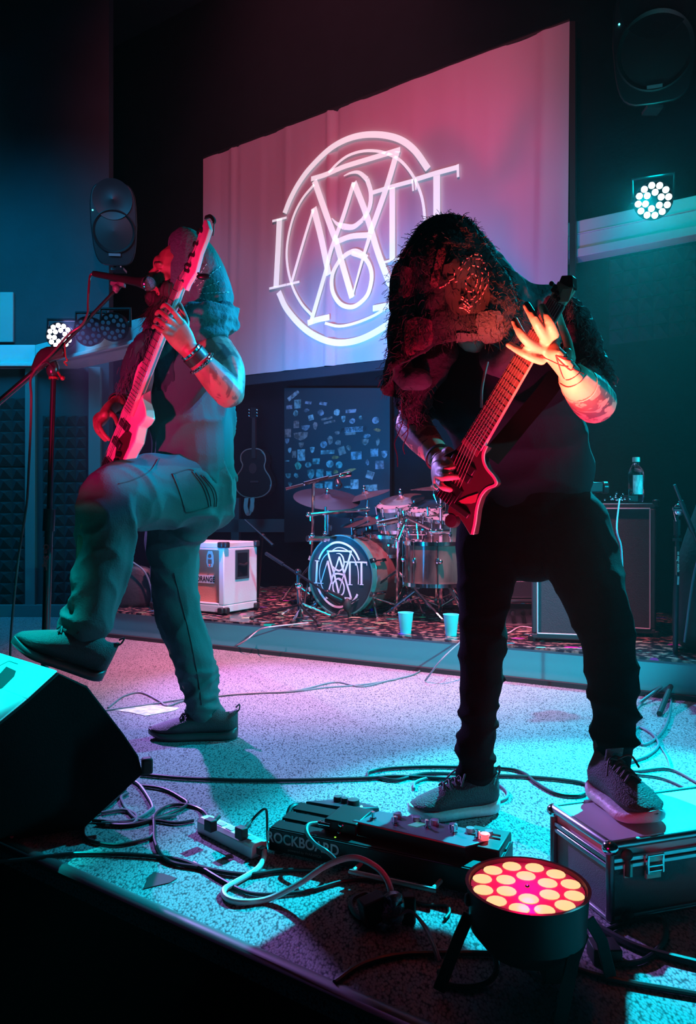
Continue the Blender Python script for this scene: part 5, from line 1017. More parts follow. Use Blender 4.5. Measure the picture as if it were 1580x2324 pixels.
# fretting hand
hd = 2.60
m.loft([J['lwr'], P(412, 768, 2.61), P(393, 740, 2.585)], [(.034, .022), (.044, .020), (.046, .018)], side=(.75, 0, .66), n=16)
for pts, r in (([(412, 730, 2.575), (394, 708, 2.545), (376, 692, 2.565), (367, 699, 2.60)], .0105), ([(402, 738, 2.575), (382, 722, 2.54), (363, 707, 2.56), (355, 713, 2.60)], .0105), ([(394, 748, 2.575), (375, 738, 2.54), (358, 724, 2.56), (352, 730, 2.60)], .0102), ([(388, 758, 2.58), (369, 752, 2.55), (352, 740, 2.57), (347, 744, 2.60)], .0092),
               ([(420, 758, 2.61), (424, 732, 2.625), (416, 708, 2.64), (408, 690, 2.65)], .0115)):
    finger(m, [P(*p) for p in pts], r)
# plucking hand
m.loft([J['rwr'], P(245, 932, 2.93), P(232, 952, 2.88)], [(.030, .024), (.040, .024), (.042, .020)], side=(.5, 0, .85), n=16)
for pts, r in (([(238, 950, 2.87), (226, 965, 2.84), (236, 985, 2.83), (248, 998, 2.83)], .0105), ([(230, 948, 2.88), (219, 964, 2.86), (226, 984, 2.85), (240, 1000, 2.84)], .0105), ([(226, 945, 2.90), (216, 958, 2.88), (220, 978, 2.87), (232, 992, 2.86)], .0100), ([(224, 940, 2.92), (215, 950, 2.90), (218, 968, 2.89), (228, 980, 2.88)], .0090),
               ([(250, 935, 2.90), (262, 948, 2.87), (268, 965, 2.84)], .0115)):
    finger(m, [P(*p) for p in pts], r)
def mf1(c): return 1 if ((c - J['lel']).length < .30 and c.x > J['lwr'].x + .07 and c.y < 2.92 and c.z > .9) else 0
remesh(m, .0042, 'body', [SK1, SK1T], bs, smooth=2, mfn=mf1)
# closed eye, brow, beard
m = MB()
for sx in (-1, 1): m.tube([hq(.079, sx * .020, .004), hq(.083, sx * .030, .000), hq(.074, sx * .042, .004)], .0022, 6, 4)
for sx in (-1, 1): m.tube([hq(.086, sx * .014, .028), hq(.086, sx * .030, .033), hq(.072, sx * .046, .028)], .0035, 6, 4)
m.build('brows_and_lashes', mat('hair_black', (.012, .010, .010), .7), bs)
HAIR = mat('hair_black', (.012, .010, .010), .7); m = MB(); rg = random.Random(2)
for k in range(900):
    a_ = rg.uniform(-1.2, 1.2); b_ = rg.uniform(0, 1); q = hq(.062 - .05 * abs(a_) / 1.2 + .012 * rg.random(), math.sin(a_) * .058, -.062 - .045 * b_ + .03 * abs(a_) / 1.2); d_ = hq(0, 0, 0) - hq(0, 0, 1)
    l_ = rg.uniform(.05, .13); f_ = (hq(1, 0, 0) - hq(0, 0, 0)).normalized(); dn = Vector((rg.gauss(0, .2), rg.gauss(0, .2), -1)).normalized() + f_ * .25
    m.tube([q, q + dn * l_ * .5 + Vector((rg.gauss(0, .005), rg.gauss(0, .005), 0)), q + dn * l_ + Vector((rg.gauss(0, .012), rg.gauss(0, .012), 0))], (.0013, .0004), 4, 1)
m.loft([hq(.045, 0, -.085), hq(.055, 0, -.13), hq(.06, 0, -.17)], [(.035, .052), (.028, .042), (.010, .015)], side=f1, n=14)
m.loft([hq(.092, -.02, -.036), hq(.097, 0, -.034), hq(.092, .02, -.036)], [.005, .006, .005], n=8)
o = m.build('beard', HAIR, bs)
m = MB(); m.loft([hq(.045, 0, -.085), hq(.055, 0, -.13), hq(.055, 0, -.17), hq(.05, 0, -.21)], [(.040, .058), (.034, .048), (.024, .034), (.008, .012)], side=f1, n=14)
for sx in (-1, 0, 1): m.ball(hq(.050 - .016 * abs(sx), sx * .042, -.078 + .022 * abs(sx)), .038, n=14)
m.ball(hq(.080, 0, -.080), .030, n=14)
for sx in (-1, 1): m.ball(hq(.012, sx * .060, -.035), .026, (1, .6, 1.5), n=14)
bd_ = fold(70, 70, 10, .008, 2)
remesh(m, .0045, 'beard_mass', HAIR, bs, fn=lambda p, n: bd_(p), smooth=1)
# shirt
fs1 = fold(9, 9, 4, .024, 3, 2.2); fs2 = fold(4, 4, 20, .020, 8, 2.2)
def shf(p, n): 
    low = max(0, min(1, (1.12 - p.z) / .25)); d = Vector((p.x * .7 + p.z * .7, p.y, -p.x * .7 + p.z * .7))
    return fs1(Vector((d.x * .35, d.y, d.z * 1.6))) * .9 + low * fs2(p)
m = MB()
m.loft([P(438, 1092, 2.95), P(442, 1050, 2.95), P(438, 990, 2.95), P(428, 920, 2.95), P(432, 860, 2.96), P(440, 800, 2.96), P(442, 765, 2.96)], [(.150, .170), (.156, .172), (.162, .165), (.168, .165), (.160, .175), (.125, .165), (.085, .11)], side=(-.88, -.47, 0), n=24, sub=5)
m.ball(J['lsh'] + Vector((-.03, .05, 0)), .075); m.ball(J['rsh'], .08)
def armhole(c): return False
shirt = remesh(m, .0085, 'sleeveless_shirt', OLIVE, bs, fn=shf, smooth=3)
# trousers
ft1 = fold(7, 7, 10, .020, 1, 2); ft2 = fold(9, 9, 4, .020, 5, 2)
def tf1(p, n):
    k = max(0, min(1, (.62 - p.z) / .3)); lo = max(0, min(1, (.33 - p.z) / .1)) if p.x > -.85 else max(0, min(1, (.72 - p.z) / .1))
    return ft2(Vector((p.x * .6 + p.z * .5, p.y, p.z * .6))) * .7 + ft1(p) * .35 + lo * fold(8, 8, 22, .014, 2)(p)
m = MB()
m.loft([P(440, 1062, 2.95), P(440, 1100, 2.95), P(432, 1150, 2.96), P(420, 1190, 2.97)], [(.150, .165), (.165, .175), (.165, .165), (.09, .13)], side=(-.88, -.47, 0), n=22)
m.loft([P(438, 1108, 2.87), P(350, 1116, 2.76), P(262, 1132, 2.64), P(246, 1165, 2.60), P(240, 1230, 2.56), P(226, 1310, 2.51), P(200, 1390, 2.46), P(184, 1430, 2.43)], [(.145, .12), (.132, .115), (.112, .105), (.104, .10), (.095, .095), (.088, .085), (.080, .08), (.078, .078)], side=(0, .2, 1), n=20, sub=5)
m.loft([P(404, 1130, 3.02), P(395, 1210, 3.02), P(393, 1300, 3.02), P(402, 1380, 3.02), P(430, 1470, 3.0), P(450, 1540, 3.0), P(458, 1590, 3.0), P(464, 1628, 3.0)], [(.115, .13), (.108, .12), (.092, .10), (.084, .09), (.078, .085), (.073, .078), (.066, .072), (.068, .070)], side=(1, 0, 0), n=20, sub=5)
trou = remesh(m, .0085, 'trousers', PANT, bs, fn=tf1, smooth=3)
bv = bvh_of(trou)
def stitch(bv, path, r, name, mt, par, sub=8, lift=.0015):
    m = MB(); q = catmull([Vector((u, v, 0)) for u, v in path], sub); pts = []
    for p in q:
        h_, n_ = surf(bv, p.x, p.y)
        if h_: pts.append(h_ + n_ * lift)
    if len(pts) > 1: m.tube(pts, r, 6, 1); return m.build(name, mt, par)
PD = mat('seam_dark', (.05, .07, .07), .8)
stitch(bv, [(391, 1075), (405, 1110), (418, 1150), (425, 1163), (455, 1158), (482, 1148)], .0022, 'pocket_seam', PD, bs)
stitch(bv, [(393, 1076), (425, 1066), (440, 1068)], .0022, 'pocket_seam', PD, bs)
for dx in (0, 8, 20, 27): stitch(bv, [(436 + dx, 1070 + dx * .4), (458 + dx, 1100 + dx * .3), (470 + dx * .8, 1130), (474 + dx * .6, 1150)], .0022, 'pocket_seam', PD, bs)
stitch(bv, [(360, 1042), (340, 1070), (300, 1090), (270, 1098)], .002, 'side_seam', PD, bs); stitch(bv, [(395, 1300), (410, 1360), (430, 1440), (450, 1540), (458, 1600)], .002, 'side_seam', PD, bs)
SH1 = mat('shoe_black_knit', (.045, .06, .065), .6, bump=.4, bs=300); SO1 = mat('shoe_black_sole', (.05, .07, .075), .4)
sh1, q1_ = shoe(bs, F(535, 1684) + Vector((0, .05, 0)), F(334, 1680) + Vector((0, .03, 0)), (0, 0, 1), SH1, SO1, w_=.058, hgt=.10, label='black running shoe of the standing foot')
sh2, q2_ = shoe(bs, P(226, 1548, 2.44), P(18, 1470, 2.32), (-.28, -.22, .95), SH1, SO1, w_=.060, hgt=.125, label='dark running shoe resting on the wedge')
# draped hood: loops from the face opening to the back, plus scarf folds at the neck
def loops(spec, n=44, sq=1.0):
    vs_ = []; fs_ = []
    for c, ax, sy, sz, a_, b_ in spec:
        for k in range(n): t = 2 * math.pi * k / n; vs_.append(c + sy * a_ * math.cos(t) + sz * b_ * math.sin(t))
    for i in range(len(spec) - 1):
        for k in range(n): fs_.append((i * n + k, i * n + (k + 1) % n, (i + 1) * n + (k + 1) % n, (i + 1) * n + k))
    return vs_, fs_, n
sy = Vector((.30, -.95, 0)); sz = Vector((0, 0, 1)); spec = []
R_ = [(383, 640, .088, .168), (392, 636, .100, .180), (410, 630, .115, .190), (435, 634, .128, .186), (462, 650, .135, .182), (488, 668, .128, .160), (508, 684, .105, .120), (522, 690, .06, .07), (526, 692, .01, .012)]
for i, (u, v, a_, b_) in enumerate(R_): spec.append((P(u, v, 2.93 + .02 * i * .3), None, sy, sz, a_, b_))
vs_, fs_, n_l = loops(spec)
# refine along length by catmull
rows = [[vs_[i * n_l + k] for i in range(len(spec))] for k in range(n_l)]; rows = [catmull(r, 5) for r in rows]; NR = len(rows[0]); vs_ = [rows[k][i] for i in range(NR) for k in range(n_l)]
fs_ = [(i * n_l + k, i * n_l + (k + 1) % n_l, (i + 1) * n_l + (k + 1) % n_l, (i + 1) * n_l + k) for i in range(NR - 1) for k in range(n_l)]
cc = P(450, 650, 2.95); fh1 = fold(7, 7, 10, .020, 4); fh2 = fold(26, 26, 9, .008, 9)
vs_ = [v + (v - cc).normalized() * (fh1(v) * max(.25, min(1, (v.x + .60) * 5)) * max(.3, min(1.4, (1.78 - v.z) * 6)) + fh2(v) * .5) for v in vs_]
m = MB(); m.add(vs_, fs_); hood = m.build('hood', HOODM, bs, smooth=180); so_ = hood.modifiers.new('s', 'SOLIDIFY'); so_.thickness = .006; so_.offset = -1; sb = hood.modifiers.new('u', 'SUBSURF'); sb.levels = 1; sb.render_levels = 1
m = MB()
for pts, rad in (([P(520, 735, 2.90), P(490, 750, 2.82), P(455, 755, 2.80), P(420, 745, 2.82)], .045), ([P(522, 705, 2.92), P(492, 715, 2.80), P(455, 715, 2.78), P(430, 710, 2.82)], .042), ([P(505, 720, 3.0), P(440, 730, 3.08), P(370, 740, 3.06), P(350, 745, 2.95)], .05), ([P(430, 740, 2.84), P(395, 765, 2.84), P(365, 775, 2.86), P(345, 770, 2.9)], .04)): m.loft(pts, [rad * .8, rad, rad, rad * .8], n=14)
scf = fold(14, 14, 22, .016, 7)
remesh(m, .0075, 'scarf', HOODM, bs, fn=lambda p, n: scf(p), smooth=2)
# chest drape falling at the front, with ragged fringe
m = MB(); rg = random.Random(9)
m.loft([P(352, 765, 2.86), P(328, 800, 2.86), P(308, 845, 2.88), P(292, 885, 2.90)], [(.03, .05), (.045, .065), (.045, .06), (.022, .035)], side=(.9, -.4, 0), n=16)
m.loft([P(372, 780, 2.80), P(368, 830, 2.79), P(376, 885, 2.80)], [(.014, .05), (.014, .05), (.008, .04)], side=(0, 1, 0), n=14)
dr = fold(26, 26, 5, .010, 2); drp = remesh(m, .006, 'front_drape', mat('drape_dark', (.012, .05, .055), .9, bump=.3, bs=90), bs, fn=lambda p, n: dr(p), smooth=1)
m = MB()
for k in range(420):
    t = rg.random(); u = 338 - 66 * t + rg.gauss(4, 6); v = 745 + 135 * t + rg.gauss(0, 9); q = P(u, v, 2.85 + rg.gauss(0, .03)); pts = [q]
    for j in range(3): q = q + Vector((rg.gauss(-.002, .004), rg.gauss(0, .004), -rg.uniform(.004, .013))); pts.append(q)
    m.tube(pts, .0009, 4, 2)
m.build('fringe', mat('fringe_thread', (.05, .09, .09), .8), bs)['kind'] = 'stuff'
# embroidered dashes on the hood
bv = bvh_of(hood); m = MB(); THR = mat('thread_pale', (.5, .6, .58), .6)
for k in range(9):
    a_ = -1.25 + k * .30
    for j in range(8):
        r0_ = 30 + j * 9; u = 425 + r0_ * math.cos(a_) * .95; v = 668 - r0_ * -math.sin(a_) * 1.05
        if j > 5 and k % 2: continue
        p0, n0_ = surf(bv, u, v); p1, n1_ = surf(bv, u + 5 * math.cos(a_), v + 5 * math.sin(a_))
        if p0 and p1 and (p0 - p1).length < .05: m.tube([p0 + n0_ * .003, p1 + n1_ * .003], .0011, 5, 1)
if m.v: m.build('stitching', THR, bs)['kind'] = 'stuff'
# bracelets and watch
def cuff(par, c, ax, r, w_, mt, name, n=30, lab=None):
    m = MB(); m.lathe([(r, -w_ / 2), (r + .004, -w_ / 2), (r + .005, w_ / 2), (r, w_ / 2), (r, -w_ / 2)], c, ax, n); return m.build(name, mt, par, label=lab)
ax1 = (J['lwr'] - J['lel']).normalized(); c_ = J['lwr'] - ax1 * .035
cuff(bs, c_, ax1, .038, .028, mat('leather_black', (.02, .02, .022), .35), 'wrist_cuff'); cuff(bs, c_ - ax1 * .030, ax1, .042, .012, CHROME, 'bracelet'); cuff(bs, c_ + ax1 * .022, ax1, .036, .008, CHROME, 'bracelet')
m = MB(); rg = random.Random(8)
for k in range(22): a_ = k * .2856; s_ = ax1.orthogonal().normalized(); t_ = ax1.cross(s_); m.ball(c_ - ax1 * .030 + (s_ * math.cos(a_) + t_ * math.sin(a_)) * .048, .005, n=8)
m.build('bracelet_beads', CHROME, bs)
ax1 = (J['rwr'] - J['rel']).normalized(); cuff(bs, J['rwr'] - ax1 * .01, ax1, .036, .022, mat('leather_black', (.02, .02, .022), .35), 'wrist_cuff')

# ================================================================== bass guitar
O_ = P(300, 930, 2.74); Hh = P(470, 505, 2.60); yb = (Hh - O_).normalized(); nb = Vector((-.80, -.58, .05)); nb = (nb - yb * nb.dot(yb)).normalized(); xb = yb.cross(nb); xb = xb if xb.y < 0 else -xb
def ub(u, v, off=0.0):
    r = Vector(((u - CX) / FPX, 1, -(v - CY) / FPX)); o = Vector((0, 0, H)); return o + r * ((O_ - o).dot(nb) / r.dot(nb)) + nb * off
BG = mat('bass_lacquer', (.78, .66, .66), .22, coat=.6)
bg_ = thing('bass_guitar', 'pale lacquered bass guitar held nearly upright by the bassist', 'guitar', ub(262, 1090))
ol = [(322, 817), (329, 830), (327, 855), (322, 880), (322, 905), (328, 925), (330, 945), (322, 958), (313, 966), (310, 980), (306, 1000), (292, 1025), (280, 1050), (270, 1075), (262, 1092), (240, 1092), (236, 1070), (238, 1040), (246, 1010), (256, 985), (266, 960), (276, 930), (288, 905), (298, 880), (305, 850), (312, 828)]
m = MB(); m.slab([ub(*p) for p in ol], -nb * .040); body = m.build('body', BG, bg_, bevel=.006, seg=3)
m = MB(); m.slab([ub(268, 1000, .001), ub(290, 975, .001), ub(300, 985, .001), ub(292, 1015, .001), ub(278, 1045, .001), ub(262, 1040, .001)], nb * .002); m.build('pickguard', mat('pickguard_dark', (.05, .02, .025), .3), bg_)
ax0 = ub(248, 1062); axn = ub(416, 640)
def nk_pt(t, s, off): c = ax0.lerp(axn, t); return c + xb * s + nb * off
m = MB(); w0, w1 = .033, .022; t0 = .30
m.slab([nk_pt(t0, -w0, .0), nk_pt(t0, w0, .0), nk_pt(1, w1, .0), nk_pt(1, -w1, .0)], nb * .012); m.slab([nk_pt(t0 + .05, -w0 * .7, -.014), nk_pt(t0 + .05, w0 * .7, -.014), nk_pt(1, w1 * .7, -.012), nk_pt(1, -w1 * .7, -.012)], nb * .014); m.build('neck', mat('maple_neck', (.60, .42, .36), .35, coat=.4), bg_, bevel=.003)
m = MB(); m.slab([nk_pt(t0, -w0, .0122), nk_pt(t0, w0, .0122), nk_pt(1, w1, .0122), nk_pt(1, -w1, .0122)], nb * .003); m.build('fretboard', mat('fretboard_pale', (.40, .34, .34), .3), bg_)
for k in range(24):
    t = 1 - (1 - t0) * (1 - 2 ** (-k / 12)) / (1 - 2 ** (-2)); ww = w0 + (w1 - w0) * (t - t0) / (1 - t0); m = MB(); m.tube([nk_pt(t, -ww, .0158), nk_pt(t, ww, .0158)], .0013, 6, 1); m.build('fret', CHROME, bg_)
for k in range(5):
    s_ = (-2 + k) * .0105; m = MB(); m.tube([nk_pt(0.0, s_ * 1.3, .022), nk_pt(.5, s_ * 1.1, .021), nk_pt(1.0, s_ * .8, .018), ub(428 + k * 8, 610 - k * 18) + nb * .012], .0009, 6, 1); m.build('string', CHROME, bg_)
m = MB(); m.slab([nk_pt(-.02, -.04, .001), nk_pt(-.02, .04, .001), nk_pt(.04, .04, .001), nk_pt(.04, -.04, .001)], nb * .014); m.build('bridge', BMET, bg_, bevel=.002)
for t_ in (.12, .22): m = MB(); m.slab([nk_pt(t_, -.042, .001), nk_pt(t_, .042, .001), nk_pt(t_ + .035, .042, .001), nk_pt(t_ + .035, -.042, .001)], nb * .012); m.build('pickup', BLACK, bg_, bevel=.002)
for u, v in ((262, 1064), (270, 1048), (276, 1032)): m = MB(); q = ub(u, v); m.lathe([(.010, 0), (.010, .014), (.009, .018), (0, .018)], q, nb, 16); m.build('knob', BMET, bg_)
ho = [(407, 648), (418, 652), (424, 660), (430, 645), (446, 620), (458, 575), (470, 545), (478, 520), (472, 500), (466, 500), (462, 515), (455, 530), (450, 545), (440, 570), (430, 600), (420, 625)]
m = MB(); m.slab([ub(*p) + nb * .006 for p in ho], -nb * .016); m.build('headstock', BG, bg_, bevel=.003)
for u, v, uu, vv in ((462, 527, 452, 528), (452, 556, 443, 555), (444, 582, 433, 582), (436, 605, 424, 604), (432, 618, 420, 618)):
    m = MB(); q = ub(u, v) + nb * .006; m.cyl(q, q + nb * .014, .006); q2 = ub(uu, vv); m.cyl(ub(u, v), q2, .003); m.ball(q2, .009, (1, .5, 1.3)); m.build('tuner', BMET, bg_)
m = MB(); q = ub(462, 628); m.ball(q, .016, (1.5, .6, .7)); m.cyl(ub(450, 620), q, .004); m.build('tuner', BMET, bg_)
m = MB(); m.ribbon([ub(468, 495), ub(480, 492), ub(488, 502), ub(487, 508)], .012, nb, .006, sub=4); m.tube([ub(486, 505), ub(485, 525), ub(483, 535)], .0018); m.build('tuner_clip', RUB, bg_)
m = MB(); m.ribbon([ub(325, 822, -.02), P(360, 790, 2.83), P(410, 770, 2.8)], .05, (0, -1, .3), .003); m.build('strap', mat('strap_black', (.02, .02, .025), .6), bg_)

# ================================================================== guitarist (right)
gt = thing('person', 'person in black bent over a guitar under a huge ragged hood', 'person', P(1215, 1820, 2.25)); gt.location.z = 0
K = dict(pel=P(1215, 1150, 2.30), rhip=P(1120, 1180, 2.32), rkn=P(1094, 1470, 2.27), rank=P(1085, 1765, 2.25), lhip=P(1275, 1180, 2.26), lkn=P(1362, 1420, 2.02), lank=P(1392, 1740, 1.95),
         rsh=P(985, 845, 2.22), rel=P(935, 965, 2.25), rwr=P(1000, 1042, 2.06), lsh=P(1272, 765, 2.22), lel=P(1352, 915, 1.98), lwr=P(1302, 858, 1.80))
m = MB()
m.loft([K['pel'], P(1190, 1000, 2.28), P(1150, 860, 2.2), P(1130, 780, 2.16)], [(.14, .10), (.15, .10), (.17, .11), (.14, .09)], side=(1, 0, 0), n=20)
m.loft([P(1125, 790, 2.15), P(1080, 750, 2.08)], [.062, .06], n=14, sub=2)
fg = Vector((-.30, -.75, -.60)); head_blob(m, P(1035, 640, 2.08), fg, (.0, -.6, .8), 1.0)
arm(m, [K['rsh'], K['rsh'].lerp(K['rel'], .5), K['rel']], [.062, .056, .048]); arm(m, [K['rel'], K['rel'].lerp(K['rwr'], .4), K['rwr']], [.050, .047, .030])
arm(m, [K['lsh'], K['lsh'].lerp(K['lel'], .5), K['lel']], [.062, .056, .050]); arm(m, [K['lel'], K['lel'].lerp(K['lwr'], .40), K['lwr']], [.054, .052, .036])
arm(m, [K['lhip'], P(1370, 1425, 2.02), K['lank']], [.08, .045, .034]); arm(m, [K['rhip'], K['rkn'], K['rank']], [.08, .045, .034])
m.loft([K['rank'], P(1040, 1795, 2.23), P(985, 1815, 2.21)], [.034, .026, .02], n=12); m.loft([K['lank'], P(1410, 1800, 1.86), P(1440, 1848, 1.76)], [.034, .026, .02], n=12)
# fretting hand, spread over the neck
m.loft([K['lwr'], P(1275, 825, 1.76), P(1246, 792, 1.74)], [(.034, .024), (.048, .021), (.049, .018)], side=(.72, 0, -.68), n=18)
m.ball(P(1284, 812, 1.765), .019, (1, 1, 1.3))
for pts, r in (([(1262, 775, 1.735), (1252, 745, 1.69), (1240, 718, 1.68), (1230, 696, 1.70)], .0132), ([(1247, 778, 1.735), (1228, 752, 1.685), (1212, 722, 1.665), (1195, 692, 1.68)], .0132), ([(1232, 795, 1.74), (1203, 780, 1.695), (1182, 757, 1.675), (1168, 727, 1.685)], .0125), ([(1230, 818, 1.75), (1205, 810, 1.715), (1180, 797, 1.71), (1154, 781, 1.72)], .0115),
               ([(1296, 815, 1.78), (1288, 775, 1.81), (1275, 740, 1.84), (1268, 712, 1.855)], .0122)):
    finger(m, [P(*p) for p in pts], r)
# picking hand
m.loft([K['rwr'], P(998, 1062, 2.02), P(1000, 1085, 1.99)], [(.028, .022), (.040, .022), (.042, .018)], side=(.15, 0, 1), n=16)
for pts, r in (([(1005, 1040, 2.01), (1020, 1048, 1.97), (1030, 1056, 1.965), (1036, 1050, 1.98)], .0132), ([(998, 1062, 1.99), (1012, 1066, 1.95), (1028, 1062, 1.955), (1034, 1058, 1.98)], .0105), ([(996, 1080, 1.98), (1012, 1084, 1.94), (1030, 1083, 1.94), (1042, 1083, 1.96)], .0105), ([(996, 1096, 1.98), (1006, 1106, 1.95), (1018, 1111, 1.95), (1028, 1112, 1.97)], .0095),
               ([(1006, 1030, 2.03), (1018, 1022, 2.0), (1030, 1032, 1.985), (1036, 1046, 1.98)], .0118)):
    finger(m, [P(*p) for p in pts], r)
fdir = (K['lwr'] - K['lel']).normalized(); rdir = (K['rwr'] - K['rel']).normalized()
def mf2(c):
    t = (c - K['lel']).dot(fdir)
    if c.x > .5 and c.z > .95 and t < (K['lwr'] - K['lel']).length - .045: return 1
    if c.x < .38 and (c - K['rel']).length < .25 and (c - K['rwr']).length > .07: return 1
    return 0
bod2 = remesh(m, .0042, 'body', [SK2, SK2T], gt, smooth=2, mfn=mf2)
bv = bvh_of(bod2)
for path in ([(1272, 772), (1280, 790), (1286, 812), (1262, 808), (1292, 838), (1300, 838)], [(1226, 808), (1250, 818), (1272, 828), (1290, 832)], [(1262, 806), (1268, 826), (1285, 862), (1318, 842), (1305, 822)], [(1262, 806), (1290, 818), (1318, 822), (1300, 835), (1325, 848)], [(1268, 868), (1290, 878), (1315, 868), (1332, 850)]):
    stitch(bv, path, .0022, 'tattoo_line', INK, gt, 6, lift=-.0008)
# t-shirt
TSH = mat('shirt_black_cotton', (.007, .020, .024), 1, spec=.03, bump=.15, bs=180); JN = mat('black_denim', (.003, .004, .005), 1, spec=.04, bump=.2, bs=220)
g1 = fold(4, 4, 9, .014, 6); g2 = fold(8, 8, 4, .012, 3)
m = MB(); m.loft([P(1205, 1112, 2.28), P(1205, 1080, 2.28), P(1195, 1020, 2.26), P(1172, 950, 2.22), P(1148, 880, 2.18), P(1130, 815, 2.16), P(1120, 765, 2.14)], [(.165, .130), (.178, .140), (.180, .138), (.190, .135), (.205, .135), (.200, .120), (.12, .09)], side=(1, 0, .12), n=24, sub=5)
m.loft([K['lsh'] + Vector((-.05, 0, .0)), K['lsh'].lerp(K['lel'], .5)], [.085, .078], n=16, sub=3); m.loft([K['rsh'] + Vector((.05, 0, 0)), K['rsh'].lerp(K['rel'], .45)], [.08, .074], n=16, sub=3)
remesh(m, .0085, 't_shirt', TSH, gt, fn=lambda p, n: g1(p) * (1 if p.z < 1.1 else .5) + g2(Vector((p.x * .7 - p.z * .6, p.y, p.z))) * .6, smooth=3)
# jeans
j1 = fold(7, 7, 11, .012, 12)
def jf(p, n):
    left = p.x > .45; ank = max(0, min(1, ((.50 if left else .36) - p.z) / .10)); kn = math.exp(-((p.z - .52) / .10) ** 2)
    return j1(p) * (.35 + .5 * kn) + g2(p) * .35 + ank * fold(7, 7, 17, .018, 1)(p)
m = MB()
m.loft([P(1208, 1095, 2.28), P(1210, 1150, 2.30), P(1212, 1215, 2.29), P(1210, 1262, 2.28)], [(.160, .125), (.176, .135), (.172, .130), (.10, .10)], side=(1, 0, 0), n=24)
m.loft([P(1118, 1190, 2.31), P(1108, 1260, 2.30), P(1098, 1350, 2.28), P(1094, 1450, 2.27), P(1092, 1550, 2.26), P(1084, 1650, 2.25), P(1080, 1720, 2.25), P(1082, 1765, 2.25)], [(.108, .115), (.098, .105), (.078, .09), (.068, .078), (.060, .072), (.052, .062), (.052, .060), (.052, .058)], side=(1, 0, 0), n=20, sub=5)
m.loft([P(1290, 1190, 2.26), P(1320, 1270, 2.18), P(1348, 1350, 2.08), P(1372, 1430, 2.02), P(1388, 1520, 1.99), P(1396, 1610, 1.97), P(1395, 1680, 1.955), P(1394, 1735, 1.95)], [(.112, .12), (.104, .11), (.086, .09), (.072, .078), (.064, .07), (.058, .064), (.054, .06), (.050, .056)], side=(1, 0, 0), n=20, sub=5)
jeans = remesh(m, .0085, 'jeans', JN, gt, fn=jf, smooth=3)
SH2 = mat('shoe_knit_grey', (.025, .032, .042), .7, bump=.6, bs=260); SO2 = mat('sole_pale', (.52, .50, .54), .5, bump=.3, bs=90)
sh3, _ = shoe(gt, F(1133, 1846) + Vector((0, .02, 0)), F(928, 1858) + Vector((0, 0, 0)), (0, 0, 1), SH2, SO2, w_=.054, hgt=.10, label='dark knit running shoe with pale sole on the carpet')
zc = CHt + .001; hl = F(1352, 1800, zc); hl = P(1352, 1795, 1.905); hl.z = zc; tw = F(1490, 1884, zc)
sh4, _ = shoe(gt, hl, tw, (0, 0, 1), SH2, SO2, w_=.056, hgt=.10, label='dark knit running shoe with pale sole on the flight case')
# huge ragged hood
HR = mat('hood_ragged', (.03, .026, .03), .95, spec=.1, bump=.9, bs=45, col2=(.02, .018, .022), vs_=11)
spec = []; hd2 = 1.95
rows_ = [(504, 1012, 12, .02), (508, 1012, 38, .06), (520, 1010, 62, .09), (550, 1008, 84, .12), (590, 1004, 106, .145), (630, 1012, 122, .165), (670, 1026, 136, .18), (710, 1034, 144, .19), (750, 1034, 150, .195), (790, 1028, 150, .195), (820, 1018, 146, .19), (850, 1000, 136, .18)]
nn_ = 64; R2 = []
for v, u, hw, dp in rows_: R2.append([P(u, v, hd2 + (v - 505) * .0003) + Vector((hw / FPX * hd2 * math.cos(2 * math.pi * k / nn_), dp * math.sin(2 * math.pi * k / nn_), (0 if v < 760 else (v - 760) / 90 * (.035 * math.cos(2 * math.pi * k / nn_) + (.045 if math.sin(2 * math.pi * k / nn_) < 0 else -.02) * abs(math.sin(2 * math.pi * k / nn_)))))) for k in range(nn_)])
cols = [catmull([R2[i][k] for i in range(len(R2))], 6) for k in range(nn_)]; NR = len(cols[0])
vs_ = [cols[k][i] for i in range(NR) for k in range(nn_)]; fs_ = [(i * nn_ + k, i * nn_ + (k + 1) % nn_, (i + 1) * nn_ + (k + 1) % nn_, (i + 1) * nn_ + k) for i in range(NR - 1) for k in range(nn_)]
cc = P(1030, 700, 1.97); h1_ = fold(9, 9, 3, .026, 2, 1.2); h2_ = fold(30, 30, 20, .008, 5)
vs_ = [v + (Vector((v.x, v.y, cc.z)) - cc).normalized() * (h1_(v) * min(1, max(.1, (1.62 - v.z) * 6)) + h2_(v)) for v in vs_]
m = MB(); m.add(vs_, fs_); hood2 = m.build('hood', HR, gt, smooth=180); s_ = hood2.modifiers.new('s', 'SOLIDIFY'); s_.thickness = .006; s_ = hood2.modifiers.new('u', 'SUBSURF'); s_.levels = 1; s_.render_levels = 1
bv = bvh_of(hood2)
m = MB()
for pts, rad in (([P(1060, 560, 2.08), P(1110, 620, 2.12), P(1165, 660, 2.15), P(1185, 680, 2.16)], .05), ([P(1130, 660, 2.06), P(1180, 700, 2.12), P(1240, 700, 2.18), P(1290, 730, 2.2)], .06), ([P(1150, 720, 2.05), P(1170, 780, 2.06), P(1140, 815, 2.04)], .06), ([P(900, 810, 2.1), P(915, 850, 2.08), P(955, 862, 2.05)], .03), ([P(1100, 640, 2.14), P(1160, 740, 2.16), P(1200, 790, 2.15)], .09)): m.loft(pts, [rad] * len(pts), n=14)
remesh(m, .0085, 'hood_collar', mat('collar_cloth', (.045, .06, .075), .95, spec=.1, bump=.5, bs=60), gt, fn=lambda p, n: fold(10, 10, 12, .014, 4)(p), smooth=2)
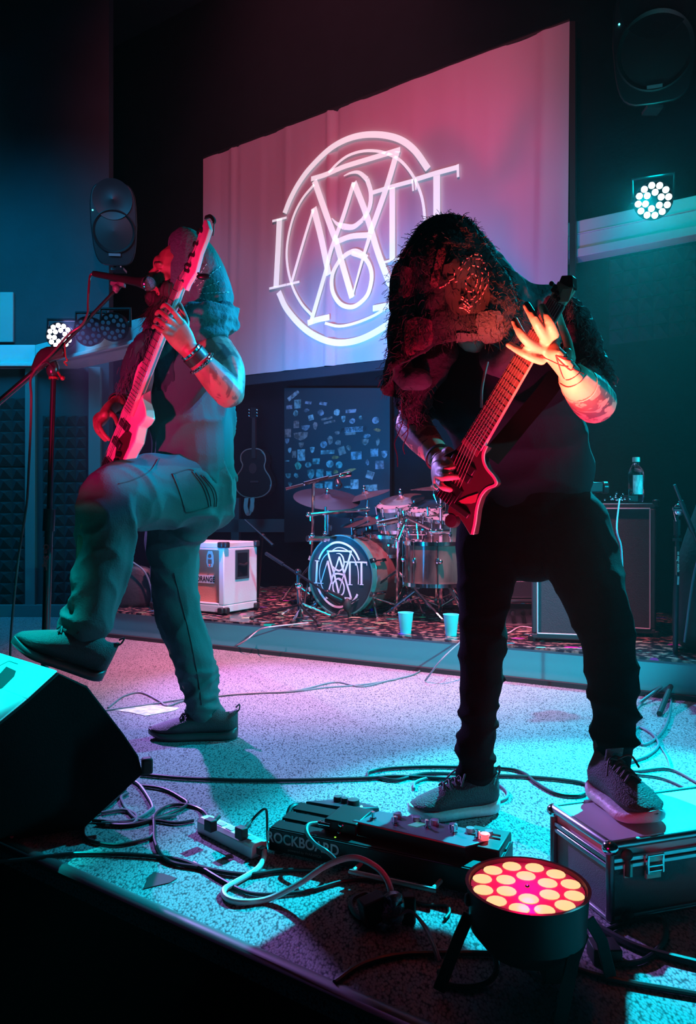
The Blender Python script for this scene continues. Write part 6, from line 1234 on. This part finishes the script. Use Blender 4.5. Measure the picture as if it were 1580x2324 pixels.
# cloth patches and stitching on the hood
def patch(bv, cu, cv, w_, h_, mt, n=9, rot=.1, nm='cloth_patch'):
    vs_ = []; ok = []
    for i in range(n):
        for k in range(n):
            x_, y_ = 2 * i / (n - 1) - 1, 2 * k / (n - 1) - 1; rr_ = 1 - .16 * x_ * x_ * y_ * y_ + .14 * noise.noise(Vector((math.atan2(y_, x_) * 3, cu, cv))); a_, b_ = x_ * rr_ * w_ / 2, y_ * rr_ * h_ / 2; u = cu + a_ * math.cos(rot) - b_ * math.sin(rot) + 2 * noise.noise(Vector((i * .9, k * .9, cu))); v = cv + a_ * math.sin(rot) + b_ * math.cos(rot) + 2 * noise.noise(Vector((i * .9, k * .9, cv + 9)))
            p, q = surf(bv, u, v)
            if p is None: return
            vs_.append(p + (q if q.y < 0 else -q) * (.006 + .003 * noise.noise(Vector((i, k, 1)))))
    m = MB(); m.add(vs_, [(i * n + k, (i + 1) * n + k, (i + 1) * n + k + 1, i * n + k + 1) for i in range(n - 1) for k in range(n - 1)]); return m.build(nm, mt, gt, smooth=180)
PR = mat('patch_red_cloth', (.09, .035, .045), .95, spec=.1, bump=.6, bs=120, col2=(.05, .02, .03), vs_=40); PV = mat('patch_grey_cloth', (.03, .028, .038), .9, bump=.6, bs=120)
patch(bv, 995, 610, 22, 90, PR, rot=.25); patch(bv, 952, 770, 62, 100, PR, rot=.02); patch(bv, 925, 640, 30, 70, PR, rot=.1); patch(bv, 1060, 650, 96, 130, mat('patch_black_cloth', (.03, .018, .022), .9), rot=-.15); patch(bv, 1110, 740, 60, 70, PV, rot=-.1); patch(bv, 1070, 770, 70, 34, PV, rot=.12); patch(bv, 1020, 540, 70, 30, mat('patch_dark2', (.025, .03, .035), .9, bump=.8, bs=100))
m = MB(); ST = mat('thread_red', (.9, .25, .3), .5)
for (rx, ry, a0, a1) in ((12, 21, 0, 6.28), (25, 38, -2.2, 2.4), (36, 55, -2.6, 2.0), (42, 62, 3.2, 5.0)):
    nD = int((rx + ry) * (a1 - a0) / 12)
    for k in range(nD):
        if k % 2: continue
        q = []
        for dd in (0, .9):
            a_ = a0 + (a1 - a0) * (k + dd) / nD; u = 1066 + rx * math.cos(a_) - ry * .18 * math.sin(a_); v = 645 + ry * math.sin(a_); p, n_ = surf(bv, u, v)
            if p: q.append(p + (n_ if n_.y < 0 else -n_) * .010)
        if len(q) == 2: m.tube(q, .0012, 5, 1)
for x0, y0, x1, y1 in ((1004, 652, 1034, 642), (1045, 680, 1070, 700), (1047, 690, 1066, 708), (1044, 700, 1060, 714)):
    for k in range(5):
        q = []
        for t in (k / 5, (k + .6) / 5):
            p, n_ = surf(bv, x0 + (x1 - x0) * t, y0 + (y1 - y0) * t)
            if p: q.append(p + (n_ if n_.y < 0 else -n_) * .010)
        if len(q) == 2: m.tube(q, .0016, 5, 1)
m.build('stitching', ST, gt)['kind'] = 'stuff'
# frayed threads all over the hood
m = MB(); rg = random.Random(21); hv = [v.co + wl(hood2) for v in hood2.data.vertices]; hn = [Vector(n.vector) for n in hood2.data.vertex_normals]
for k in range(4200):
    i = rg.randrange(len(hv)); p = hv[i]; n_ = (p - Vector((cc.x, cc.y, p.z))).normalized(); q = p; pts = [q]
    d_ = n_ * rg.uniform(.002, .006) + Vector((rg.gauss(0, .004), rg.gauss(0, .004), rg.gauss(-.004, .005)))
    for j in range(2): q = q + d_; d_ = d_ * .6 + Vector((rg.gauss(0, .004), rg.gauss(0, .004), rg.gauss(-.004, .004))); pts.append(q)
    m.tube(pts, .0006, 4, 2)
m.build('frayed_threads', mat('fray_dark', (.035, .03, .035), .9), gt)['kind'] = 'stuff'
# shawl over the shoulders with fringe
SHW = mat('shawl_knit', (.022, .024, .030), .95, spec=.1, bump=1, bs=60)
m = MB()
m.loft([P(1235, 705, 2.16), P(1285, 722, 2.14), P(1318, 770, 2.10), P(1350, 830, 2.06), P(1372, 856, 2.05)], [(.035, .05), (.045, .07), (.042, .07), (.028, .06), (.01, .02)], side=(1, 0, .6), n=18)
remesh(m, .0075, 'shawl', SHW, gt, fn=lambda p, n: fold(18, 18, 18, .016, 3)(p), smooth=1)
m = MB(); m.loft([P(1010, 810, 2.15), P(960, 850, 2.14), P(940, 895, 2.16), P(938, 935, 2.18)], [(.05, .06), (.06, .07), (.052, .065), (.042, .05)], side=(1, 0, 0), n=18)
shawl = remesh(m, .0075, 'sleeve_drape', SHW, gt, fn=lambda p, n: fold(18, 18, 18, .016, 3)(p), smooth=1)
m = MB(); rg = random.Random(33)
for k in range(700):
    t = rg.random()
    if k % 3: a_, b_ = Vector((1295, 690, 0)), Vector((1385, 858, 0)); q = a_.lerp(b_, t); q = P(q.x + rg.gauss(0, 7), q.y + rg.gauss(0, 7), 2.03 + rg.gauss(0, .03))
    else: q = P(rg.uniform(905, 975), rg.uniform(860, 965), 2.12 + rg.gauss(0, .04))
    pts = [q]
    for j in range(3): q = q + Vector((rg.gauss(.001, .006), rg.gauss(0, .005), -rg.uniform(.002, .012))); pts.append(q)
    m.tube(pts, .0008, 4, 1)
for (u, v, L) in ((912, 900, 160), (918, 940, 90), (930, 930, 60), (1366, 850, 40), (1385, 855, 20)):
    q = P(u, v, 2.1); pts = [q]
    for j in range(6): q = q + Vector((rg.gauss(0, .006), rg.gauss(0, .004), -L / 6 / FPX * 2.1)); pts.append(q)
    m.tube(pts, .0016, 5, 3)
m.build('fringe', mat('fringe_dark', (.035, .04, .045), .9), gt)['kind'] = 'stuff'
m = MB(); m.tube([P(1107, 822, 1.98), P(1100, 850, 1.965), P(1094, 885, 1.965), P(1093, 925, 1.98)], .0035, 8, 5); m.build('drawstring', mat('cord_red', (.7, .25, .3), .6), gt)
cuff(gt, K['rwr'] - rdir * .012, rdir, .034, .008, RUB, 'wristband'); cuff(gt, K['lwr'] - fdir * .055, fdir, .0385, .012, mat('band_pale', (.75, .6, .5), .6), 'wristband')

# ================================================================== electric guitar
O2 = P(1066, 1008, 1.94); H2 = P(1283, 660, 1.80); yg = (H2 - O2).normalized(); ng = Vector((-.42, -.88, .22)); ng = (ng - yg * ng.dot(yg)).normalized(); xg = yg.cross(ng); xg = xg if xg.x > 0 else -xg
def ug(u, v, off=0.0):
    r = Vector(((u - CX) / FPX, 1, -(v - CY) / FPX)); o = Vector((0, 0, H)); return o + r * ((O2 - o).dot(ng) / r.dot(ng)) + ng * off
eg = thing('electric_guitar', 'dark headless electric guitar with pale binding, neck raised to the right', 'guitar', ug(1070, 1210))
GB = mat('guitar_dark', (.05, .025, .03), .25, coat=.7); BIN = mat('guitar_binding', (.75, .30, .36), .4)
ol = [(1104, 1012), (1097, 1030), (1098, 1048), (1106, 1065), (1120, 1082), (1126, 1094), (1122, 1102), (1104, 1110), (1090, 1128), (1082, 1155), (1078, 1185), (1073, 1213), (1066, 1214), (1052, 1190), (1040, 1172), (1020, 1172), (1014, 1160), (1020, 1140), (1012, 1118), (1000, 1100), (990, 1070), (996, 1045), (1012, 1030), (1032, 1020), (1048, 1004)]
pts = [ug(u, v) for u, v in ol]; m = MB(); m.slab(pts, -ng * .036); m.build('body', GB, eg, bevel=.003)
m = MB(); m.ribbon([ug(u, v, .0) - ng * .004 for u, v in [(1104, 1012), (1097, 1030), (1098, 1048), (1106, 1065), (1120, 1082), (1126, 1094), (1122, 1102), (1104, 1110), (1090, 1128), (1082, 1155), (1078, 1185), (1072, 1213)]], .006, ng, .006, sub=5); m.build('binding', BIN, eg)
w0 = .5 * (ug(1052, 1003) - ug(1096, 1022)).length
gb0 = ug(1074, 1012); gb1 = ug(1268, 686)
def gn(t, s, off): return gb0.lerp(gb1, t) + xg * s * 1.0 + ng * off
w0, w1 = .028, .021
m = MB(); m.slab([gn(0, -w0, .0), gn(0, w0, .0), gn(1, w1, .0), gn(1, -w1, .0)], ng * .008); m.slab([gn(-.0, -w0 * .9, -.018), gn(0, w0 * .9, -.018), gn(1, w1 * .8, -.014), gn(1, -w1 * .8, -.014)], ng * .019); m.build('neck', mat('neck_pink', (.55, .35, .32), .35, coat=.3), eg, bevel=.004)
m = MB(); m.slab([gn(-.02, -w0, .0082), gn(-.04, w0, .0082), gn(1, w1, .0082), gn(1, -w1, .0082)], ng * .003); m.build('fretboard', mat('fretboard_dark', (.16, .07, .08), .35), eg)
for k in range(24):
    t = 1 - (1 - 2 ** (-k / 12)) / (1 - 2 ** (-24 / 12)) ; ww = w0 + (w1 - w0) * t; m = MB(); m.tube([gn(t, -ww, .0118), gn(t - .015, ww, .0118)], .0011, 6, 1); m.build('fret', CHROME, eg)
br = ug(1022, 1118, .006)
for k in range(6):
    s_ = (-2.5 + k) * .0075; m = MB(); m.tube([br + xg * s_ * 1.2, gn(0, s_ * 1.05, .018), gn(1, s_ * .8, .015), ug(1278, 668) + xg * s_ * .8 + ng * .012], .0007, 5, 1); m.build('string', mat('string_steel', (.75, .5, .5), .3, .8), eg)
m = MB(); m.box(br, (.06, .05, .012), ex=xg, ez=ng); 
for k in range(6): m.box(br + xg * (-2.5 + k) * .0085 + ng * .008 - yg * .01, (.006, .03, .006), ex=xg, ez=ng)
m.build('bridge', BMET, eg, bevel=.001)
for dv in (.045, .10): m = MB(); q = br.lerp(gb0, .3 + dv * 3.0) + ng * .001; m.box(q, (.075, .02, .012), ex=xg, ez=ng); m.build('pickup', BLACK, eg, bevel=.002)
m = MB()
m.slab([ug(1030, 1143, .001), ug(1062, 1128, .001), ug(1086, 1120, .001), ug(1080, 1140, .001), ug(1070, 1143, .001)], ng * .002); m.build('control_plate', mat('plate_brown', (.28, .12, .11), .4), eg)
for u, v in ((1035, 1148), (1055, 1163)): m = MB(); m.box(ug(u, v, .006), (.035, .014, .012), ex=xg, ez=ng); m.build('switch', BLACK, eg, bevel=.002)
m = MB(); m.lathe([(.017, -.01), (.019, .0), (.017, .012), (0, .014)], ug(1024, 1182, -.01), ng, 20); m.build('strap_lock', RUB, eg)
m = MB(); q = gn(1.0, 0, .004); m.slab([gn(1, -w1, 0), gn(1, w1, 0), gn(1.10, w1 * 1.15, 0), gn(1.10, -w1 * 1.15, 0)], ng * .012); m.build('head_plate', mat('head_pale', (.75, .55, .45), .35), eg, bevel=.002)
m = MB(); m.slab([ug(1270, 640, .004), ug(1276, 626, .004), ug(1300, 625, .004), ug(1303, 652, .004), ug(1286, 656, .004), ug(1282, 668, .004)], -ng * .03); m.build('head_block', mat('head_black', (.03, .02, .022), .3), eg, bevel=.002)
m = MB(); m.slab([ug(1284, 660, .016), ug(1307, 658, .016), ug(1297, 689, .016), ug(1273, 691, .016)], ng * .004); m.build('head_cap', mat('head_pale', (.75, .55, .45), .35), eg, bevel=.001)
for k in range(6): m = MB(); q = ug(1258 + (k % 2) * 6 + k * 2.0, 648 + k * 7, .014); m.cyl(q - ng * .01, q + ng * .004, .0045, n=10); m.ball(q + ng * .004, .006, n=10); m.build('tuner', BMET, eg)
m = MB(); m.ribbon([ug(1105, 1040, -.02), P(1180, 960, 2.02), P(1260, 860, 2.05), P(1300, 760, 2.12)], .05, (-.2, -1, 0), .003); m.build('strap', mat('strap_dark', (.004, .005, .006), .9, spec=.1), eg)
